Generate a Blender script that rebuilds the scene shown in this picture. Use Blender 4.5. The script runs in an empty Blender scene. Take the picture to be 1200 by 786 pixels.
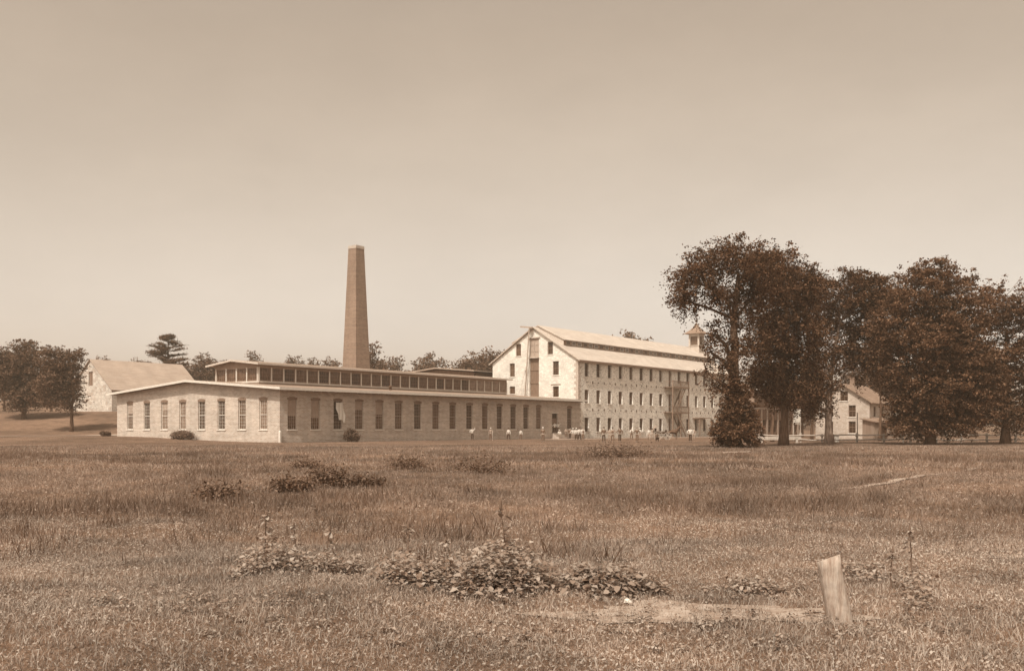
import bpy, math, random
import numpy as np
from math import radians as R, sin, cos, pi, sqrt, atan2

# ------------------------------------------------------------------ camera, sky, sun, exposure
scene = bpy.context.scene
COL = scene.collection
F = 1150.0            # focal length in pixels of the 1200 px wide photograph
CX, HY = 600.0, 502.0 # principal column and horizon row
EYE = 1.6
cam = bpy.data.cameras.new('camera'); camo = bpy.data.objects.new('camera', cam); COL.objects.link(camo)
cam.sensor_width = 36; cam.lens = F/1200*36; cam.shift_y = (HY-393)/1200
cam.clip_start = 0.1; cam.clip_end = 5000
camo.location = (0, 0, EYE); camo.rotation_euler = (R(90), 0, 0)
scene.camera = camo

SUN_EL = R(54)
sun_h = np.array([-.44, -.898]); sun_h /= np.linalg.norm(sun_h)     # horizontal direction TOWARDS the sun
w = bpy.data.worlds.new('World'); scene.world = w; w.use_nodes = True
nt = w.node_tree; nt.nodes.clear()
sk = nt.nodes.new('ShaderNodeTexSky'); sk.sky_type = 'NISHITA'; sk.sun_disc = False
sk.sun_elevation = SUN_EL; sk.sun_rotation = atan2(sun_h[0], sun_h[1])
sk.air_density = 1.0; sk.dust_density = 3.0; sk.ozone_density = 1.0
bw = nt.nodes.new('ShaderNodeRGBToBW')
mul = nt.nodes.new('ShaderNodeMix'); mul.data_type = 'RGBA'; mul.blend_type = 'MULTIPLY'; mul.inputs[0].default_value = 1
bg = nt.nodes.new('ShaderNodeBackground'); bg.inputs['Strength'].default_value = 0.112
wo = nt.nodes.new('ShaderNodeOutputWorld')
mr_ = nt.nodes.new('ShaderNodeMapRange'); mr_.inputs[1].default_value = 2.1; mr_.inputs[2].default_value = 3.6
tn = nt.nodes.new('ShaderNodeMix'); tn.data_type = 'RGBA'; tn.inputs[6].default_value = (1.21, .985, .775, 1); tn.inputs[7].default_value = (1.105, .99, .86, 1)
nt.links.new(bw.outputs[0], mr_.inputs[0]); nt.links.new(mr_.outputs[0], tn.inputs[0])
# very thin, uneven high cloud
gt = nt.nodes.new('ShaderNodeTexCoord'); mpp = nt.nodes.new('ShaderNodeMapping'); mpp.inputs['Scale'].default_value = (1, 1, 2.2)
cn = nt.nodes.new('ShaderNodeTexNoise'); cn.inputs['Scale'].default_value = 2.6; cn.inputs['Detail'].default_value = 6; cn.inputs['Roughness'].default_value = .62
cr = nt.nodes.new('ShaderNodeMapRange'); cr.inputs[1].default_value = .3; cr.inputs[2].default_value = .7; cr.inputs[3].default_value = .94; cr.inputs[4].default_value = 1.06
nt.links.new(gt.outputs['Generated'], mpp.inputs[0]); nt.links.new(mpp.outputs[0], cn.inputs['Vector']); nt.links.new(cn.outputs['Fac'], cr.inputs[0])
cm = nt.nodes.new('ShaderNodeMix'); cm.data_type = 'RGBA'; cm.blend_type = 'MULTIPLY'; cm.inputs[0].default_value = 1
nt.links.new(tn.outputs[2], cm.inputs[6]); nt.links.new(cr.outputs[0], cm.inputs[7]); nt.links.new(cm.outputs[2], mul.inputs[7])
nt.links.new(sk.outputs[0], bw.inputs[0]); nt.links.new(bw.outputs[0], mul.inputs[6])
nt.links.new(mul.outputs[2], bg.inputs[0]); nt.links.new(bg.outputs[0], wo.inputs[0])
sl = bpy.data.lights.new('sun', 'SUN'); sl.energy = 2.3; sl.angle = R(.53); sl.color = (1, .95, .85)
so = bpy.data.objects.new('sun', sl); COL.objects.link(so)
import mathutils
sd = mathutils.Vector((sun_h[0]*cos(SUN_EL), sun_h[1]*cos(SUN_EL), sin(SUN_EL)))
so.rotation_euler = sd.to_track_quat('Z', 'Y').to_euler(); so.location = (-20, -30, 60)
scene.view_settings.view_transform = 'Standard'; scene.view_settings.look = 'None'
scene.view_settings.exposure = 0.86; scene.view_settings.gamma = 1
scene.view_settings.use_curve_mapping = False
scene.cycles.max_bounces = 6; scene.cycles.transparent_max_bounces = 8
scene.cycles.volume_bounces = 1
scene.cycles.use_denoising = True

# ------------------------------------------------------------------ materials (a toned black-and-white world)
def sep(L):
    """colour of reflectance L in the toned print's hue"""
    a = max(0., min(1., (math.log(L)-math.log(.05))/(math.log(.6)-math.log(.05))))
    d = (1.66, .84, .43); l = (1.07, .985, .87)
    return tuple(min(.9, L*(d[i]*(1-a)+l[i]*a)) for i in range(3))+(1,)

sep_ = sep

class NM:
    def __init__(s, name, rough=.85, spec=.25):
        s.m = bpy.data.materials.new(name); s.m.use_nodes = True
        s.n = s.m.node_tree.nodes; s.l = s.m.node_tree.links
        s.b = s.n['Principled BSDF']; s.b.inputs['Roughness'].default_value = rough
        s.b.inputs['Specular IOR Level'].default_value = spec
        s.tc = s.n.new('ShaderNodeTexCoord')
    def noise(s, scale, detail=4, vec=None, rough=.6, stretch=None):
        t = s.n.new('ShaderNodeTexNoise'); t.inputs['Scale'].default_value = scale
        t.inputs['Detail'].default_value = detail; t.inputs['Roughness'].default_value = rough
        v = vec or s.tc.outputs['Object']
        if stretch:
            mp = s.n.new('ShaderNodeMapping'); mp.inputs['Scale'].default_value = stretch
            s.l.new(v, mp.inputs[0]); v = mp.outputs[0]
        s.l.new(v, t.inputs['Vector']); return t.outputs['Fac']
    def vor(s, scale, feature='DISTANCE_TO_EDGE', vec=None, out='Distance', stretch=None):
        t = s.n.new('ShaderNodeTexVoronoi'); t.feature = feature; t.inputs['Scale'].default_value = scale
        v = vec or s.tc.outputs['Object']
        if stretch:
            mp = s.n.new('ShaderNodeMapping'); mp.inputs['Scale'].default_value = stretch
            s.l.new(v, mp.inputs[0]); v = mp.outputs[0]
        s.l.new(v, t.inputs['Vector']); return t.outputs[out]
    def ramp(s, fac, stops):
        r = s.n.new('ShaderNodeValToRGB'); e = r.color_ramp.elements
        while len(e) > 1: e.remove(e[-1])
        e[0].position = stops[0][0]; e[0].color = stops[0][1]
        for p, c in stops[1:]:
            k = e.new(p); k.color = c
        s.l.new(fac, r.inputs[0]); return r.outputs[0]
    def mix(s, fac, a, b, mode='MIX'):
        m = s.n.new('ShaderNodeMix'); m.data_type = 'RGBA'; m.blend_type = mode
        for i, x in ((0, fac), (6, a), (7, b)):
            if isinstance(x, (int, float, tuple)): m.inputs[i].default_value = x
            else: s.l.new(x, m.inputs[i])
        return m.outputs[2]
    def math(s, op, a, b=0.):
        m = s.n.new('ShaderNodeMath'); m.operation = op
        for i, x in ((0, a), (1, b)):
            if isinstance(x, (int, float)): m.inputs[i].default_value = x
            else: s.l.new(x, m.inputs[i])
        return m.outputs[0]
    def color(s, c):
        if isinstance(c, tuple): s.b.inputs['Base Color'].default_value = c
        else: s.l.new(c, s.b.inputs['Base Color'])
    def bump(s, h, strength=.4, dist=.03):
        b = s.n.new('ShaderNodeBump'); b.inputs['Strength'].default_value = strength; b.inputs['Distance'].default_value = dist
        s.l.new(h, b.inputs['Height']); s.l.new(b.outputs[0], s.b.inputs['Normal'])
g = lambda v: (v, v, v, 1)

def m_plain(name, L, var=.25, scale=3, rough=.8, stretch=None):
    n = NM(name, rough); f = n.noise(scale, 5, stretch=stretch)
    n.color(n.ramp(f, [(.25, sep(L*(1-var))), (.75, sep(min(.85, L*(1+var))))])); n.bump(f, .3, .02); return n.m

def m_brick(name, L):
    n = NM(name, .9)
    sx = n.n.new('ShaderNodeSeparateXYZ'); n.l.new(n.tc.outputs['Object'], sx.inputs[0])
    h = n.math('ADD', sx.outputs[0], sx.outputs[1])
    cb = n.n.new('ShaderNodeCombineXYZ'); n.l.new(h, cb.inputs[0]); n.l.new(sx.outputs[2], cb.inputs[1])
    bt = n.n.new('ShaderNodeTexBrick'); n.l.new(cb.outputs[0], bt.inputs['Vector'])
    bt.inputs['Scale'].default_value = 1; bt.inputs['Brick Width'].default_value = .42; bt.inputs['Row Height'].default_value = .15
    bt.inputs['Mortar Size'].default_value = .014; bt.inputs['Bias'].default_value = 0
    bt.inputs['Color1'].default_value = sep(L*.8); bt.inputs['Color2'].default_value = sep(L*1.12); bt.inputs['Mortar'].default_value = sep(L*1.35)
    st = n.noise(.35, 6); rows = n.noise(1.0, 3, vec=cb.outputs[0], stretch=(.12, 2.2, 1))
    c = n.mix(1., bt.outputs['Color'], n.ramp(st, [(.3, g(.86)), (.7, g(1.08))]), 'MULTIPLY')
    c = n.mix(1., c, n.ramp(rows, [(.35, g(.88)), (.65, g(1.08))]), 'MULTIPLY')
    c = n.mix(1., c, n.ramp(n.noise(1.3, 5, stretch=(1, 1, .12)), [(.3, g(.9)), (.6, g(1.03))]), 'MULTIPLY')
    low = n.ramp(sx.outputs[2], [(.0, g(.8)), (.1, g(.93)), (.2, g(1.0))])
    n.color(c); n.bump(bt.outputs['Fac'], -.4, .01); return n.m

def m_rubble(name, L, joint=.25, spots=.5, scale=1.6):
    n = NM(name, .95)
    wv = n.n.new('ShaderNodeVectorMath'); wv.operation = 'MULTIPLY_ADD'
    wob = n.n.new('ShaderNodeTexNoise'); wob.inputs['Scale'].default_value = 2.5
    n.l.new(n.tc.outputs['Object'], wob.inputs['Vector'])
    n.l.new(wob.outputs['Color'], wv.inputs[0]); wv.inputs[1].default_value = (.25, .25, .25); n.l.new(n.tc.outputs['Object'], wv.inputs[2])
    e = n.vor(scale, vec=wv.outputs[0], stretch=(1, 1, 1.9))
    cell = n.vor(scale, 'F1', vec=wv.outputs[0], out='Color', stretch=(1, 1, 1.9))
    cw = n.n.new('ShaderNodeRGBToBW'); n.l.new(cell, cw.inputs[0])
    stone = n.ramp(cw.outputs[0], [(.15, sep(L*(1-spots))), (.33, sep(L*.93)), (.8, sep(min(.82, L*1.1)))])
    j = n.ramp(e, [(.0, g(joint)), (.06, g(1))])
    c = n.mix(1., stone, j, 'MULTIPLY')
    big = n.noise(.5, 5); c = n.mix(1., c, n.ramp(big, [(.3, g(.86)), (.7, g(1.08))]), 'MULTIPLY')
    fine = n.noise(5, 3); c = n.mix(1., c, n.ramp(fine, [(.3, g(.85)), (.65, g(1.07))]), 'MULTIPLY')
    n.color(c); n.bump(e, .5, .05); return n.m

def m_leaf(name, L, var=.45, trans=.25, hi=1.0):
    wm_ = (1.07, .96, .84, 1) if name in ('leaf_elm', 'leaf_side', 'leaf_vine') else (1, 1, 1, 1)
    sep = lambda v: tuple(a*b for a, b in zip(sep_(v), wm_))
    n = NM(name, .7, .12)
    ge = n.n.new('ShaderNodeNewGeometry')
    big = n.noise(.22, 3)
    c = n.ramp(ge.outputs['Random Per Island'], [(0, sep(L*(1-var))), (.6, sep(L)), (1, sep(L*(1+var)*hi))])
    c = n.mix(1., c, n.ramp(big, [(.3, g(.78)), (.7, g(1.2))]), 'MULTIPLY')
    n.color(c)
    tr = n.n.new('ShaderNodeBsdfTranslucent'); n.l.new(c, tr.inputs[0])
    ms = n.n.new('ShaderNodeMixShader'); ms.inputs[0].default_value = trans
    out = n.n['Material Output']
    n.l.new(n.b.outputs[0], ms.inputs[1]); n.l.new(tr.outputs[0], ms.inputs[2]); n.l.new(ms.outputs[0], out.inputs[0])
    return n.m

def m_grass(name, lo, hi):
    n = NM(name, .75, .2)
    ge = n.n.new('ShaderNodeNewGeometry')
    p1 = n.noise(.09, 5); p2 = n.noise(.8, 4)
    c = n.ramp(ge.outputs['Random Per Island'], [(0, sep(lo)), (.55, sep((lo+hi)/2)), (1, sep(hi))])
    c = n.mix(1., c, n.ramp(p1, [(.35, g(.70)), (.6, g(1.15))]), 'MULTIPLY')
    c = n.mix(1., c, n.ramp(p2, [(.35, g(.72)), (.65, g(1.18))]), 'MULTIPLY')
    n.color(c)
    tr = n.n.new('ShaderNodeBsdfTranslucent'); n.l.new(c, tr.inputs[0])
    ms = n.n.new('ShaderNodeMixShader'); ms.inputs[0].default_value = .3
    n.l.new(n.b.outputs[0], ms.inputs[1]); n.l.new(tr.outputs[0], ms.inputs[2]); n.l.new(ms.outputs[0], n.n['Material Output'].inputs[0])
    return n.m

def m_ground(name):
    n = NM(name, .95, .1)
    a = n.noise(.09, 5); b = n.noise(.8, 4); f = n.noise(9, 6, rough=.75); f2 = n.noise(45, 3, rough=.8)
    c = n.ramp(f, [(.25, sep(.075)), (.5, sep(.12)), (.78, sep(.20))])
    c = n.mix(1., c, n.ramp(a, [(.35, g(.72)), (.6, g(1.15))]), 'MULTIPLY')
    c = n.mix(1., c, n.ramp(b, [(.35, g(.75)), (.65, g(1.15))]), 'MULTIPLY')
    c = n.mix(1., c, n.ramp(f2, [(.3, g(.7)), (.7, g(1.25))]), 'MULTIPLY')
    n.color(c); n.bump(f, .6, .05); return n.m

def m_glass(name, L, rough=.12, spec=.35):
    n = NM(name, rough, spec); f = n.noise(.9, 2)
    n.color(n.ramp(f, [(.35, sep(L*.65)), (.65, sep(L*1.4))]))
    n.bump(n.noise(2.2, 2), .12, .03); return n.m

def m_shingle(name, L, sc=1., var=.12):
    n = NM(name, .9); 
    rows = n.noise(1, 4, stretch=(.5, 4, 4)); st = n.noise(.4, 6); sp = n.noise(6, 3, rough=.8)
    c = n.ramp(rows, [(.3, sep(L*(1-var))), (.7, sep(min(.8, L*(1+var))))])
    c = n.mix(1., c, n.ramp(st, [(.3, g(.88)), (.7, g(1.1))]), 'MULTIPLY')
    c = n.mix(1., c, n.ramp(sp, [(.3, g(.88)), (.7, g(1.08))]), 'MULTIPLY')
    n.color(c); n.bump(rows, .3, .03); return n.m

def m_bark(name, L):
    n = NM(name, .95); f = n.noise(3, 6, stretch=(3, 3, .5))
    n.color(n.ramp(f, [(.3, sep(L*.5)), (.7, sep(L*1.5))])); n.bump(f, .8, .06); return n.m

M = {}
M['brick'] = m_brick('brick', .39)
M['stack_brick'] = m_brick('stack_brick', .175)
M['whitewash'] = m_rubble('whitewash', .62, .8, .08, 2.0)  # strong sun put into the colour: stones and joints nearly even
M['rubble'] = m_rubble('rubble', .78, .5, .38, 2.9)
M['barnstone'] = m_rubble('barnstone', .5, .6, .25, 1.1)
M['housewall'] = m_rubble('housewall', .40, .85, .12, 2.5)
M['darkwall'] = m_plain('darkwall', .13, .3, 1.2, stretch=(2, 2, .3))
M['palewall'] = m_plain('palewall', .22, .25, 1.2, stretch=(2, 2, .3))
M['trim'] = m_plain('trim', .55, .1, 2)
M['sashpaint'] = m_plain('sashpaint', .30, .12, 2)
M['trimdark'] = m_plain('trimdark', .17, .15, 2)
M['sill'] = m_plain('sill', .6, .12, 3)
M['soffit'] = m_plain('soffit', .28, .15, 2)
M['roof_tar'] = m_shingle('roof_tar', .22)
M['roof_slate'] = m_shingle('roof_slate', .42, var=.12)
M['roof_barn'] = m_shingle('roof_barn', .30)
M['roof_old'] = m_shingle('roof_old', .17, var=.3)
M['glass'] = m_glass('glass', .035)
M['glass_mid'] = m_glass('glass_mid', .08)  # lighter panes: sky reflection put into the base colour
M['glass_pale'] = m_glass('glass_pale', .16, .3)  # paler still, for painted sky reflections and the whitish roof strip glass
M['blind'] = m_plain('blind', .27, .12, 2)
M['panel'] = m_plain('panel', .22, .15, 1.5)
M['boards'] = m_plain('boards', .15, .35, 2, stretch=(5, 5, .4))
M['greywood'] = m_plain('greywood', .30, .35, 4, stretch=(2, 2, .5))
M['palewood'] = m_plain('palewood', .42, .3, 5, stretch=(3, 3, .5))
M['stairwood'] = m_plain('stairwood', .17, .35, 4, stretch=(2, 2, .5))
M['iron'] = m_plain('iron', .05, .2, 4)
M['stone'] = m_plain('stone', .38, .25, 4)
M['bark'] = m_bark('bark', .08)
M['barkpale'] = m_bark('barkpale', .2)
M['leaf_elm'] = m_leaf('leaf_elm', .075, .65)
M['leaf_side'] = m_leaf('leaf_side', .10, .55)  # sunlit look put into a paler leaf colour
M['leaf_vine'] = m_leaf('leaf_vine', .09, .55)
M['leaf_far'] = m_leaf('leaf_far', .10, .3)
M['leaf_pine'] = m_leaf('leaf_pine', .06, .3, .1)
M['leaf_weed'] = m_leaf('leaf_weed', .29, .45, .3)
M['leaf_shrub'] = m_leaf('leaf_shrub', .13, .5)
M['leaf_straw'] = m_leaf('leaf_straw', .17, .4)
M['grass'] = m_grass('grass', .22, .45); M['grass_mid'] = m_grass('grass_mid', .14, .32)
M['grass_dark'] = m_grass('grass_dark', .07, .24)
M['ground'] = m_ground('ground')
M['dirt'] = m_plain('dirt', .27, .45, 7, .95)
M['skin'] = m_plain('skin', .38, .05, 2, .6)
M['cloth_white'] = m_plain('cloth_white', .55, .08, 5)
M['cloth_grey'] = m_plain('cloth_grey', .25, .15, 5)
M['cloth_dark'] = m_plain('cloth_dark', .035, .2, 5)
M['cloth_mid'] = m_plain('cloth_mid', .11, .2, 5)
M['hair'] = m_plain('hair', .06, .2, 5)
M['leather'] = m_plain('leather', .05, .2, 5)
M['horse'] = m_plain('horse', .07, .2, 3, .6)

# ------------------------------------------------------------------ helpers
def link(name, me, mat=None, parent=None, label=None):
    o = bpy.data.objects.new(name, me); COL.objects.link(o)
    if mat and me is not None and len(me.materials) == 0: me.materials.append(mat)
    if parent: o.parent = parent
    if label: o['label'] = label
    return o
def tag(o, label, cat, group=None, kind=None):
    if label: o['label'] = label
    if cat: o['category'] = cat
    if group: o['group'] = group
    if kind: o['kind'] = kind
    return o
def thing(name, label, cat, loc=(0, 0, 0), rz=0, group=None):
    o = bpy.data.objects.new(name, None); COL.objects.link(o); o.location = loc; o.rotation_euler = (0, 0, rz)
    o.empty_display_size = .3
    return tag(o, label, cat, group)
def kids(o): return list(o.children)
def dup(o, loc, rz=None, label=None, group=None, scale=None):
    m = {}
    r = o.copy(); COL.objects.link(r); r.location = loc
    if rz is not None: r.rotation_euler = (0, 0, rz)
    if scale is not None: r.scale = scale if hasattr(scale, '__len__') else (scale,)*3
    if label: r['label'] = label
    if group: r['group'] = group
    def rec(a, b):
        for c in a.children:
            d = c.copy(); COL.objects.link(d); d.parent = b; rec(c, d)
    rec(o, r); return r

class MB:
    def __init__(s): s.v = []; s.f = []
    def add(s, vs, fs):
        n = len(s.v); s.v += [tuple(map(float, p)) for p in vs]; s.f += [tuple(n+i for i in f) for f in fs]; return s
    def box(s, x0, x1, y0, y1, z0, z1):
        s.add([(x0, y0, z0), (x1, y0, z0), (x1, y1, z0), (x0, y1, z0), (x0, y0, z1), (x1, y0, z1), (x1, y1, z1), (x0, y1, z1)],
              [(0, 3, 2, 1), (4, 5, 6, 7), (0, 1, 5, 4), (1, 2, 6, 5), (2, 3, 7, 6), (3, 0, 4, 7)]); return s
    def bar(s, a, b, w, h=None, up=(0, 0, 1)):
        h = h or w; V = mathutils.Vector; a = V(a); b = V(b); d = (b-a).normalized()
        u = V(up)
        if abs(d.dot(u)) > .98: u = V((0, 1, 0))
        x = d.cross(u).normalized(); y = x.cross(d).normalized()
        vs = []
        for p in (a, b):
            for sx, sy in ((-1, -1), (1, -1), (1, 1), (-1, 1)): vs.append(p+x*(sx*w/2)+y*(sy*h/2))
        s.add(vs, [(0, 3, 2, 1), (4, 5, 6, 7), (0, 1, 5, 4), (1, 2, 6, 5), (2, 3, 7, 6), (3, 0, 4, 7)]); return s
    def tube(s, pts, rad, n=8, cap=True):
        V = mathutils.Vector; P = [V(p) for p in pts]; base = len(s.v); x = None
        for i, p in enumerate(P):
            d = (P[min(i+1, len(P)-1)]-P[max(i-1, 0)]).normalized()
            if x is None:
                x = d.cross(V((0, 0, 1)) if abs(d.z) < .9 else V((1, 0, 0))).normalized()
            else: x = (x-d*x.dot(d)).normalized()
            y = d.cross(x); r = rad[i] if hasattr(rad, '__len__') else rad
            for k in range(n):
                a = 2*pi*k/n; s.v.append(tuple(p+x*(cos(a)*r)+y*(sin(a)*r)))
        for i in range(len(P)-1):
            for k in range(n):
                a = base+i*n+k; b = base+i*n+(k+1) % n; s.f.append((a, b, b+n, a+n))
        if cap:
            s.f.append(tuple(base+n-1-k for k in range(n))); s.f.append(tuple(base+(len(P)-1)*n+k for k in range(n)))
        return s
    def lathe(s, prof, c=(0, 0, 0), n=16):
        base = len(s.v)
        for r, z in prof:
            for k in range(n):
                a = 2*pi*k/n; s.v.append((c[0]+cos(a)*r, c[1]+sin(a)*r, c[2]+z))
        for i in range(len(prof)-1):
            for k in range(n):
                a = base+i*n+k; b = base+i*n+(k+1) % n; s.f.append((a, b, b+n, a+n))
        s.f.append(tuple(base+n-1-k for k in range(n))); s.f.append(tuple(base+(len(prof)-1)*n+k for k in range(n)))
        return s
    def mesh(s, name, smooth=False):
        me = bpy.data.meshes.new(name); me.from_pydata(s.v, [], s.f); me.update()
        if smooth: me.polygons.foreach_set('use_smooth', [True]*len(me.polygons))
        return me
    def build(s, name, mat, parent=None, label=None, smooth=False):
        return link(name, s.mesh(name, smooth), mat, parent, label)

def np_mesh(name, V, nv, faces_per, smooth=False):
    """V: (N*nv,3); faces_per: list of index tuples in one island"""
    N = len(V)//nv
    me = bpy.data.meshes.new(name)
    me.vertices.add(len(V)); me.vertices.foreach_set('co', np.ascontiguousarray(V, np.float32).ravel())
    idx = np.concatenate([np.array(f) for f in faces_per]); tot = np.array([len(f) for f in faces_per])
    loops = (np.arange(N)[:, None]*nv+idx[None]).ravel().astype(np.int32)
    tots = np.tile(tot, N).astype(np.int32); st = np.concatenate([[0], np.cumsum(tots)[:-1]]).astype(np.int32)
    me.loops.add(len(loops)); me.loops.foreach_set('vertex_index', loops)
    me.polygons.add(len(tots)); me.polygons.foreach_set('loop_start', st); me.polygons.foreach_set('loop_total', tots)
    if smooth: me.polygons.foreach_set('use_smooth', np.ones(len(tots), bool))
    me.update(calc_edges=True); return me

def sst(x): 
    x = np.clip(x, 0, 1); return x*x*(3-2*x)
def gz(x, y):
    x = np.asarray(x, float); y = np.asarray(y, float)
    h = .56*sst((-x-26.5)/27)*sst((y-98)/32)
    h = h+4.2*sst((y-140)/42)*sst((-x-47)/18)
    h = h+5*sst((y-215)/90)*sst((-x-20)/60)
    h = h+3*sst((y-260)/160)
    bump = .07*np.sin(x*.55+.7*np.sin(y*.31))*np.sin(y*.43+1.3)+.035*np.sin(x*1.7+1)*np.sin(y*1.3+.5*x)
    fade = sst((95-y)/30)*sst((y+10)/12)
    return h+bump*fade
def GZ(x, y): return float(gz(x, y))
def px(x, Y): return (x-CX)/F*Y                    # photo column at depth Y -> world X
def zpx(y, Y): return EYE+(HY-y)/F*Y
def at(x, y):                                      # photo pixel on flat ground -> (X,Y)
    Y = EYE*F/(y-HY); return px(x, Y), Y

# ------------------------------------------------------------------ ground
def axis(segs):
    out = []
    for a, b, n in segs: out += list(np.linspace(a, b, n, endpoint=False))
    return np.array(out+[segs[-1][1]])
xs = axis([(-900, -120, 26), (-120, -20, 60), (-20, 20, 110), (20, 120, 50), (120, 900, 26)])
ys = axis([(-80, 0, 20), (0, 30, 110), (30, 220, 160), (220, 1000, 50)])
X, Y = np.meshgrid(xs, ys); Z = gz(X, Y)
nx, ny = len(xs), len(ys)
me = bpy.data.meshes.new('ground'); V = np.stack([X, Y, Z], -1).reshape(-1, 3)
i = np.arange(nx-1)[None]+np.arange(ny-1)[:, None]*nx
Fq = np.stack([i, i+1, i+1+nx, i+nx], -1).reshape(-1, 4)
me.vertices.add(len(V)); me.vertices.foreach_set('co', V.ravel().astype(np.float32))
me.loops.add(Fq.size); me.loops.foreach_set('vertex_index', Fq.ravel().astype(np.int32))
me.polygons.add(len(Fq)); me.polygons.foreach_set('loop_start', np.arange(0, Fq.size, 4, dtype=np.int32)); me.polygons.foreach_set('loop_total', np.full(len(Fq), 4, np.int32))
me.polygons.foreach_set('use_smooth', np.ones(len(Fq), bool)); me.update(calc_edges=True)
tag(link('ground', me, M['ground']), None, None, kind='structure')

def ribbon(name, pts, width, mat, up=.03, n=60, seed=0, kind='structure'):
    rr = random.Random(seed); P = np.array(pts, float)
    d = np.concatenate([[0], np.cumsum(np.linalg.norm(np.diff(P, axis=0), axis=1))]); t = np.linspace(0, d[-1], n)
    x = np.interp(t, d, P[:, 0]); y = np.interp(t, d, P[:, 1])
    tx = np.gradient(x); ty = np.gradient(y); l = np.hypot(tx, ty); nxv, nyv = -ty/l, tx/l
    mb = MB(); cols = 5
    for k in range(n):
        wa = width/2*(1+rr.uniform(-.18, .18)); wb = width/2*(1+rr.uniform(-.18, .18))
        for c in range(cols):
            q = c/(cols-1); off = -wa*(1-q)+wb*q
            xx, yy = x[k]+nxv[k]*off, y[k]+nyv[k]*off
            mb.v.append((xx, yy, GZ(xx, yy)+up))
    for k in range(n-1):
        for c in range(cols-1):
            a = k*cols+c; mb.f.append((a, a+cols, a+cols+1, a+1))
    o = mb.build(name, mat, smooth=True); tag(o, None, None, kind=kind); return o

U = np.array([.608, .794]); Vv = np.array([-.794, .608]); C0 = np.array([-26.5, 112.])
ANG = atan2(U[1], U[0])
def W(t, s): p = C0+U*t+Vv*s; return float(p[0]), float(p[1])
ribbon('road', [W(40, -8.5), W(62, -7), W(95, -6), W(125, -7), W(175, -9)], 4.0, M['dirt'], .03, 60, 1)
ribbon('path', [(-92, 128), (-75, 131), (-62, 137), (-56, 146), (-58, 160), (-68, 176)], 5.0, M['dirt'], .05, 60, 2)
ribbon('path', [at(985, 574), at(1040, 566), at(1095, 557), at(1150, 548)], .3, M['dirt'], .03, 30, 3)

def blob_sheet(name, cx, cy, rx, ry, mat, up=.012, seed=0, n=64):
    rr = np.random.RandomState(seed); mb = MB(); mb.v.append((cx, cy, GZ(cx, cy)+up+.008))
    ph = rr.rand(6)*6.28
    R_ = [1, .8, .55, .3]
    for q in R_:
        for k in range(n):
            a = 2*pi*k/n; r = 1+.16*sin(3*a+ph[0])+.12*sin(5*a+ph[1])+.1*sin(9*a+ph[2])+.06*sin(17*a+ph[3])
            x, y = cx+cos(a)*rx*r*q, cy+sin(a)*ry*r*q; mb.v.append((x, y, GZ(x, y)+up))
    for j in range(3):
        for k in range(n): a = 1+j*n+k; b = 1+j*n+(k+1) % n; mb.f.append((a, b, b+n, a+n))
    for k in range(n): mb.f.append((1+3*n+k, 1+3*n+(k+1) % n, 0))
    return tag(mb.build(name, mat, smooth=True), None, None, kind='structure')
DIRT = [(1.75, 8.8, 1.3, .5)]
for k, (a, b, c, d) in enumerate(DIRT): blob_sheet('bare_soil', a, b, c, d, M['dirt'], .01, k)

def leaf_mesh(name, P, size, rng, updir=.5, droop=0, asp=.55):
    n = len(P); N = rng.normal(size=(n, 3)); N[:, 2] = abs(N[:, 2])+updir; N /= np.linalg.norm(N, axis=1)[:, None]
    A = rng.normal(size=(n, 3)); A[:, 2] -= droop; A -= (A*N).sum(1)[:, None]*N; A /= np.linalg.norm(A, axis=1)[:, None]
    B = np.cross(N, A); s = size*(.6+.8*rng.rand(n))[:, None]
    V = np.empty((n, 4, 3)); V[:, 0] = P-A*s/2; V[:, 1] = P+B*s*asp/2; V[:, 2] = P+A*s/2; V[:, 3] = P-B*s*asp/2
    return np_mesh(name, V.reshape(-1, 3), 4, [(0, 1, 2, 3)])

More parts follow.
